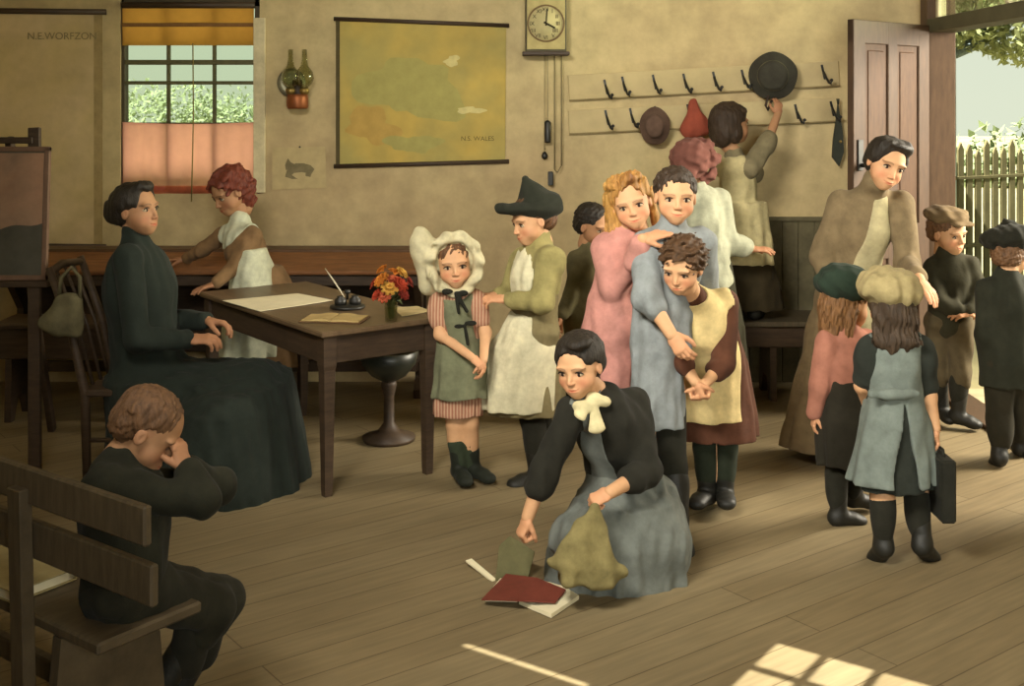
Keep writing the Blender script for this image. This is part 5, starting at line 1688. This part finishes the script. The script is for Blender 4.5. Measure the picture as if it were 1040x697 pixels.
p.wear('skirt', cl('dark_brown_skirt', '39301f'), p.t_ops(.012, hi=.4) + p.skirt([(245, 735, 780, 0, .8), (290, 736, 792, 0, .75), (313, 736, 795, 0, .72)], n=8, amp=.05))
p.wear('pinafore', cl('pale_yellow_pinafore', 'c4b685'), [A(o_[1], .03) for o_ in p.t_ops(.022, lo=.1)] + p.skirt([(205, 731, 776, 0, .85), (240, 726, 783, 0, .8), (267, 726, 785, 0, .8)], off=.006, n=7, amp=.05) +
       [S(cap(p.shB + (.01, -.01, .0), p.arms['B'][1], .065, .06), .008), S(ell(p.nb, (.07, .07, .04)), .01)], h=.0065)
p.onhead('hair', H_DARK, hair_cap(.80, .35, .0, .03) + [A(ell((0, -.33, .30), (.38, .24, .34)), .08), A(ell((.3, -.1, .35), (.12, .2, .3)), .06), A(ell((-.3, -.1, .35), (.12, .2, .3)), .06), A(ell((0, .22, .80), (.3, .14, .13)), .05)], wr=.014, wl=.14, an=(1.3, 1.3, .3), h=.02)
p.stockings(STOCK, 1.0); p.boots(BOOT)

# ---- 12 kneeling girl gathering books
p = Person("person in a black jacket with cream neck bow kneeling to gather books", 628, 4.28, 1.08, ty=-38)
J = p.J
p.head(588, 371, -.12, .212, yaw=-30, pitch=10, roll=-6)
p.torso(J(610, 402, -.05), J(581, 420, -.12), J(645, 412, .02), J(640, 505, .14), .088, waist=.82, hip=1.0)
p.arm('A', J(553, 478, -.14), J(536, 525, -.16), palm=(.7, .3, -.3), thumb='r', hand='grip', hd=(-.45, -.15, -1), hl=.135)
p.arm('B', J(658, 478, -.10), J(620, 500, -.24), palm=(-.3, .5, -1), thumb='l', hand='grip', hd=(-1, -.15, -.45), hl=.135)
p.leg('A', J(628, 515, .10), J(588, 555, -.08), J(640, 585, .20), J(668, 588, .28)).leg('B', J(652, 515, .16), J(650, 565, -.02), J(672, 574, .32), J(690, 575, .40))
p.body('fair', brow='241910')
BJ = cl('black_jacket_cloth', '282821', var=.2)
p.wear('jacket', BJ, p.t_ops(.016) + p.a_ops('A', .018, 1.35, cuff=.022) + p.a_ops('B', .02, 1.40, cuff=.024) + [S(ecap(J(590, 412, -.26), J(604, 475, -.26), (.042, .10), (.075, .12), p.side), .015)], h=.006, wr=.006)
BG = cl('blue_grey_dress', '6d7370')
ops = p.t_ops(.006, lo=.2)
ops += [A(ell(J(640, 512, .06), (.16, .17, .13)), .06), A(ecap(J(628, 510, .04), J(590, 548, -.12), (.10, .09), (.11, .10), p.side), .08), A(ecap(J(652, 515, .12), J(662, 550, .0), (.10, .10), (.13, .12), p.side), .08)]
ops += [A(o_[1], .07) if o_[0] == 'add' else o_ for o_ in p.skirt([(510, 590, 680, .02, .9), (545, 566, 690, -.01, .75), (570, 556, 694, .0, .72), (588, 553, 696, .0, .72)], n=8, amp=.06, hollow=False)]
p.wear('dress', BG, ops, h=.0065, wr=.010, wl=.11)
OL = cl('olive_lining', '857a4c', var=.3)
p.wear('apron_hem', OL, [A(ecap(J(603, 516, -.27), J(595, 574, -.31), (.018, .016), (.135, .036), (1, .2, 0)), .03), A(ecap(J(572, 588, -.29), J(618, 589, -.27), (.016, .05), (.016, .05), (0, 0, 1)), .06)], h=.006, wr=.006, wl=.12)
p.wear('dress_front', BG, [A(o_[1], .03) for o_ in p.t_ops(.023, lo=.2)] + [p.front(.075, .030, .02), S(ell(p.nb, (.06, .06, .04)), .01)], h=.005)
p.wear('neck_bow', cl('cream_silk', 'd2c698'), [A(ell(J(603, 405, -.15), (.03, .02, .025)), .01), A(ell(J(592, 412, -.17), (.035, .018, .022)), .015), A(ecap(J(602, 412, -.165), J(606, 436, -.185), (.018, .01), (.032, .012), (1, 0, 0)), .015), A(ecap(J(598, 412, -.17), J(590, 424, -.19), (.014, .01), (.022, .01), (1, 0, 0)), .012), A(ell(J(612, 408, -.14), (.03, .018, .02)), .015)], h=.0045, wr=.004, wl=.04)
p.onhead('hair', H_BLACK, hair_cap(.80, .33, .12, .02) + [A(ell((0, -.48, .34), (.19, .19, .22)), .08), A(ell((.14, .14, .93), (.22, .22, .1)), .06), A(ell((0, -.45, .06), (.10, .09, .16)), .06)], wr=.006, wl=.14, an=(1.3, 1, .5))
p.boots(BOOT)

# ---- 13 woman at the door
p = Person("grown person in a long drab brown dress stooping toward the children at the door", 868, 5.62, 1.24, True, ty=14)
J = p.J
p.head(900, 166, -.16, .232, yaw=14, pitch=16, roll=17)
p.torso(J(886, 194, -.07), J(854, 208, .0), J(915, 208, -.05), J(858, 305, .06), .10, waist=.66, hip=.95)
p.arm('A', J(836, 262, .02), J(848, 300, -.14), palm=(.7, .5, 0), thumb='r', hand='relaxed', hl=.165)
p.arm('B', J(921, 268, -.12), J(934, 285, -.42), palm=(-.2, .2, -1), thumb='l', hand='flat', hd=(.25, -.8, -.5), hl=.165)
p.leg('A', J(850, 315, .05), J(845, 390, .05), J(842, 455, .05), J(836, 466, -.06)).leg('B', J(870, 315, .05), J(872, 390, .05), J(874, 455, .05), J(878, 466, -.06))
p.body('fair', brow='2c1e12')
DB = cl('drab_brown_dress', '7c6a4e')
p.wear('dress', DB, p.t_ops(.016) + p.a_ops('A', .022, 1.85, cuff=.014) + p.a_ops('B', .020, 1.80, cuff=.014) + p.skirt([(282, 838, 882, .05, .85), (320, 824, 888, .05, .8), (390, 806, 898, .05, .75), (452, 793, 908, .05, .72)], n=10, amp=.055, ph=1) + [A(cap(p.nb, p.h2w((0, -.1, .06)), .062, .058), .02)], h=.007, wr=.006, wl=.12)
AP = cl('pale_apron', 'b3aa82')
p.wear('apron', AP, [A(o_[1], .03) for o_ in p.t_ops(.026, lo=.2)] + [S(ell(p.nb + (0, 0, .02), (.075, .09, .06)), .01), p.front(.105, .035, .03, .02)], h=.006)
p.wear('apron_skirt', AP, p.skirt([(276, 846, 884, -.03, .8), (300, 844, 886, -.03, .8), (380, 832, 890, -.03, .75)], off=.012, n=6, amp=.05))
p.onhead('hair', H_BLACK, hair_cap(.84, .34, .12) + [A(ell((0, -.5, .42), (.22, .18, .2)), .08), A(ell((0, .13, .94), (.30, .22, .09)), .08), A(ell((.22, .02, .90), (.16, .24, .16)), .06), A(ell((-.24, .0, .80), (.18, .26, .2)), .06), A(ell((.30, -.05, .62), (.12, .25, .2)), .06), A(ell((-.30, -.05, .62), (.12, .25, .2)), .06)], wr=.006, wl=.16, an=(1.2, 1, .5))

# ---- 14 girl in the dark green cap
p = Person("small person in a dark green cap and pink cardigan seen from behind", 856, 4.80, .86, ty=150)
J = p.J
p.head(862, 308, .02, .20, yaw=108, pitch=6, roll=0)
p.torso(J(858, 336), J(840, 348, -.03), J(881, 346, .04), J(856, 425), .076, waist=.95, hip=1.1)
p.arm('A', J(833, 392, -.03), J(828, 420, -.01), palm=(1, 0, 0), thumb='r', hand='relaxed', hl=.105)
p.arm('B', J(889, 388, .05), J(884, 412, -.0), palm=(-1, 0, 0), thumb='l', hand='relaxed', hl=.105)
p.leg('A', J(850, 430), J(850, 480), J(852, 522), J(872, 529, .02)).leg('B', J(866, 430), J(868, 475, .05), J(868, 504, .14), J(884, 511, .16))
p.body('fair')
PKS = cl('rose_pink_cardigan', 'ab6c5a')
p.wear('cardigan', PKS, p.t_ops(.014, lo=.35) + p.a_ops('A', .016, 1.95) + p.a_ops('B', .014, 1.9), h=.006, wr=.005)
p.wear('dress', cl('black_brown_dress', '2b281f'), p.t_ops(.012, hi=.5) + p.skirt([(366, 844, 874, 0, .85), (400, 838, 880, 0, .82), (445, 831, 886, 0, .8), (471, 832, 888, 0, .8)], n=8, amp=.06, off=.012))
p.onhead('hair', hr('long_brown_hair', '6a4a2a'), hair_cap(.8, .34, -.1, .02) + [A(cap((0, -.34, .4), (0, -.34, -.12), .33, .26), .08), A(cap((.28, -.12, .4), (.3, -.16, -.1), .15, .10), .06), A(cap((-.28, -.12, .4), (-.3, -.16, -.1), .15, .10), .06)], wr=.02, wl=.13, an=(1.4, 1.4, .35), h=.02)
p.onhead('cap', cl('dark_green_felt', '28382c'), [A(ell((0, -.12, .90), (.58, .62, .40)), .03), A(ell((0, -.06, .74), (.42, .47, .10)), .05), S(ell((0, -.06, .52), (.37, .42, .32)), .02)], wr=.02, wl=.35, h=.02)
p.stockings(STOCK); p.boots(BOOT, .6)

# ---- 15 girl in the cream tam
p = Person("small person in a cream tam and blue grey pinafore walking away with long dark hair", 912, 4.41, .94, ty=172)
J = p.J
p.head(906, 314, .02, .208, yaw=168, pitch=2, roll=3)
p.torso(J(908, 340), J(884, 354), J(934, 354), J(909, 425), .08, waist=.85, hip=1.05)
p.arm('A', J(876, 392, .03), J(884, 420, .10), palm=(1, 0, 0), thumb='r', hand='relaxed', hl=.11)
p.arm('B', J(943, 402, .0), J(950, 436, -.02), palm=(-1, .2, 0), thumb='l', hand='hook', hd=(.1, -.05, -1), hl=.115)
p.leg('A', J(895, 440), J(896, 505, -.02), J(895, 556, .02), J(891, 574, -.0)).leg('B', J(926, 440), J(930, 500, .03), J(941, 555, .02), J(947, 574, .02))
p.legs['A'] = (p.legs['A'][0], p.legs['A'][1], J(897, 553, -.02), J(888, 572, .07)); p.legs['B'] = (p.legs['B'][0], p.legs['B'][1], J(937, 551, -.02), J(948, 572, .07))
p.body('fair')
DBL = cl('blue_black_dress', '2c302b')
p.wear('dress', DBL, p.t_ops(.010) + p.a_ops('A', .014, .8, puff=.056) + p.a_ops('B', .014, .8, puff=.058) + p.skirt([(398, 886, 932, 0, .85), (440, 876, 942, 0, .8), (494, 868, 949, 0, .8)], n=9, amp=.05), h=.006)
BP = cl('blue_grey_pinafore', '727d79')
ops = [A(o_[1], .03) for o_ in p.t_ops(.020, lo=.2)] + p.skirt([(396, 887, 931, 0, .86), (440, 874, 944, 0, .82), (488, 864, 952, 0, .8)], off=.010, n=9, amp=.06, ph=.7)
xc_, zc_ = J(910, 0)[0], J(0, 402)[2]
ops += [S(cap(p.shA + (-.012, 0, .0), p.arms['A'][1], .058, .05), .008), S(cap(p.shB + (.012, 0, .0), p.arms['B'][1], .058, .05), .008), S(ell(p.nb, (.09, .09, .05)), .01),
        I(lambda X, Y, Z: np.where(Y > -.02, -1.0, np.where(Z < zc_, (.006 + .13 * (zc_ - Z)) - np.abs(X - xc_ + .0), -1.0)))]
p.wear('pinafore', BP, ops, h=.006)
p.wear('sash_bow', BP, [A(ecap(J(885, 400, -.11), J(932, 400, -.11), (.014, .012), (.014, .012), (0, 0, 1)), .01), A(ell(J(904, 401, -.115), (.028, .016, .014)), .02), A(ell(J(916, 401, -.115), (.028, .016, .014)), .02)], h=.0045)
p.onhead('hair', hr('long_dark_hair', '3a2c1e'), hair_cap(.8, .34, -.1, .01) + [A(ecap((0, -.30, .45), (0, -.40, -.02), (.36, .2), (.40, .13), (1, 0, 0)), .08), A(cap((-.18, -.42, .0), (-.14, -.44, -.22), .14, .03), .06), A(cap((.05, -.44, .0), (.08, -.46, -.30), .14, .03), .06), A(cap((.25, -.40, .0), (.25, -.42, -.16), .12, .03), .06)], wr=.02, wl=.12, an=(1.6, 1.4, .3), h=.02)
p.onhead('tam', cl('cream_tam_wool', 'a69568', scale=30), [A(ell((.03, -.08, .90), (.58, .60, .38), np.array(Matrix.Rotation(R(-10), 3, 'Y'))), .03), A(ell((0, -.05, .70), (.41, .46, .11)), .06), S(ell((0, -.05, .50), (.36, .41, .30)), .02), A(ell((-.48, .1, .86), (.10, .10, .10)), .04)], wr=.022, wl=.3, h=.02)
p.stockings(STOCK, 1.05); p.boots(BOOT, .5)
hp_ = p.o + J(953, 452, -.02)
sl_ = thing('satchel', 'flat black school satchel carried in the hand of the one in the cream tam', 'satchel', (hp_[0], hp_[1], hp_[2] - .27))
b = MB().obox((.004, 0, .125), (.028, .10, .115), np.eye(3), .008)
sb_ = b.build('satchel_body', cl('black_satchel', '262720', rough=.6), sl_)
MB().obox((-.026, 0, .17), (.004, .098, .068), np.eye(3), .003).build('flap', cl('black_satchel', '262720'), sb_)
MB().tube([(.004, -.05, .235), (.004, -.035, .262), (.004, .035, .262), (.004, .05, .235)], .006, 8).build('handle', cl('black_satchel', '262720'), sb_)

# ---- 16 boy in the doorway with a soft cap
p = Person("person in dark jacket, breeches and soft brown cap beside the door jamb", 966, 6.22, .98, ty=42)
J = p.J
p.head(963, 236, -.02, .222, yaw=30, pitch=8, roll=-4)
p.torso(J(962, 258), J(949, 272, .02), J(984, 270, -.02), J(964, 325), .085, waist=1.0, hip=1.05)
p.arm('A', J(952, 305, -.08), J(975, 317, -.13), palm=(.2, .7, -.6), thumb='r', hand='relaxed', hd=(1, -.1, -.0))
p.arm('B', J(994, 300, -.05), J(984, 317, -.13), palm=(-.2, .7, -.6), thumb='l', hand='relaxed', hd=(-.9, -.2, -.1))
p.leg('A', J(954, 330, .03), J(952, 378, .05), J(957, 416, .08), J(964, 426, .0)).leg('B', J(974, 330, -.03), J(976, 378, -.03), J(973, 421, -.02), J(990, 431, -.06))
p.body('fair')
JK = cl('dark_olive_jacket', '3a3829')
p.wear('jacket', JK, p.t_ops(.016) + p.a_ops('A', .018, 1.85, cuff=.014) + p.a_ops('B', .018, 1.85, cuff=.014) + [A(cap(p.nb, p.nb + (.0, 0, .03), .055, .05), .02)], h=.0068, wr=.006)
p.wear('breeches', cl('olive_brown_breeches', '5a4f38'), p.l_ops('A', .012, 0, 1.2) + p.l_ops('B', .012, 0, 1.2) + [A(ell(p.pel, (.12, .10, .08)), .05)], h=.007, wr=.005)
p.onhead('hair', H_SANDY, hair_cap(.82, .33, .25, -.005), wr=.01, wl=.1)
p.onhead('cap', cl('soft_brown_cap', '7a6548'), [A(ell((0, -.10, .90), (.50, .54, .20)), .03), A(ell((0, .36, .80), (.32, .26, .05)), .06), S(ell((0, -.05, .56), (.38, .44, .32)), .02)], wr=.02, wl=.3, h=.02)
p.stockings(STOCK); p.boots(BOOT, .5)

# ---- 17 boy at the right edge with a dark tam
p = Person("person in a dark suit and black pompom tam at the right edge", 1020, 5.56, .98, ty=158)
J = p.J
p.head(1026, 258, .02, .215, yaw=140, pitch=4, roll=2)
p.torso(J(1022, 280), J(1003, 295, .0), J(1044, 294, .02), J(1024, 365), .085, waist=1.0, hip=1.05)
p.arm('A', J(1000, 340, -.02), J(1006, 372, .06), palm=(1, 0, 0), thumb='r', hand='relaxed')
p.arm('B', J(1050, 338), J(1052, 372, .03), palm=(-1, 0, 0), thumb='l', hand='relaxed')
p.leg('A', J(1016, 370), J(1015, 425, .03), J(1015, 462, .0), J(1012, 473, .08)).leg('B', J(1034, 370), J(1036, 415, .08), J(1036, 452, .16), J(1042, 462, .24))
p.body('fair')
NJ = cl('blackish_jacket', '2b2c22')
p.wear('jacket', NJ, p.t_ops(.018) + p.a_ops('A', .018, 1.88) + p.a_ops('B', .018, 1.88) + p.skirt([(340, 999, 1048, 0, .75), (392, 996, 1054, 0, .72)], n=6, amp=.03), h=.0068, wr=.005)
p.wear('breeches', cl('dark_brown_breeches', '302d22'), p.l_ops('A', .014, 0, 1.3) + p.l_ops('B', .014, 0, 1.3) + [A(ell(p.pel, (.12, .10, .08)), .05)], h=.007, wr=.005)
p.onhead('hair', H_SANDY, hair_cap(.82, .33, .25, -.005), wr=.01, wl=.1)
p.onhead('tam', cl('black_tam_wool', '26271f', scale=30), [A(ell((0, -.10, .86), (.60, .62, .29), np.array(Matrix.Rotation(R(8), 3, 'Y'))), .03), A(ell((0, -.06, .70), (.41, .46, .10)), .06), S(ell((0, -.06, .50), (.36, .42, .30)), .02), A(ell((.0, -.08, 1.16), (.14, .14, .12)), .04)], wr=.022, wl=.28, h=.02)
p.stockings(STOCK); p.boots(BOOT, .6)

# ---- the fallen books
bz = on_plane(536, 604, .0)
bk1 = thing('book', 'red covered book lying face down and open on the floor before the kneeling one', 'book', (bz[0], bz[1], 0))
def flr(px, py, z=0.0):
    q = on_plane(px, py, z)
    return q - np.array([bz[0], bz[1], 0])
RC = mat('dark_red_cover', '6b3428', rough=.7, var=.2)
def slab(name, pts, th, m, par):
    t = np.array([0, 0, th])
    vs = [q for q in pts] + [q + t for q in pts]
    n = len(pts)
    return MB().add(vs, [tuple(range(n))[::-1], tuple(range(n, 2 * n))] + [(i, (i + 1) % n, n + (i + 1) % n, n + i) for i in range(n)]).build(name, m, par)
slab('page', [flr(493, 611, .004), flr(525, 612, .004), flr(544, 592, .004), flr(508, 592, .004)], .016, PAPER, bk1)
slab('cover', [flr(489, 610, .021), flr(524, 611, .036), flr(545, 588, .036), flr(514, 584, .021)], .004, RC, bk1)
slab('page', [flr(527, 614, .004), flr(560, 628, .003), flr(588, 609, .003), flr(574, 600, .004), flr(546, 592, .004)], .014, PAPER, bk1)
slab('cover', [flr(524, 611, .036), flr(564, 613, .024), flr(575, 600, .024), flr(545, 588, .036)], .004, RC, bk1)
gz = on_plane(522, 566, 0)
bk2 = thing('book', 'olive covered book standing half open on the floor under the kneeling one\'s hand', 'book', (gz[0], gz[1], 0))
g = lambda px, py, d: W(px, py, d) - np.array([gz[0], gz[1], 0])
OC = mat('olive_cover', '5a5638', rough=.8, var=.2)
d0 = gz[1]
slab('cover', [g(503, 592, 4.235), g(536, 590, 4.25), g(543, 562, 4.30), g(518, 546, 4.33), g(507, 556, 4.30)], .006, OC, bk2)
slab('page', [g(473, 571, 4.36), g(500, 592, 4.23), g(504, 590, 4.24), g(479, 569, 4.37)], .006, PAPER, bk2)
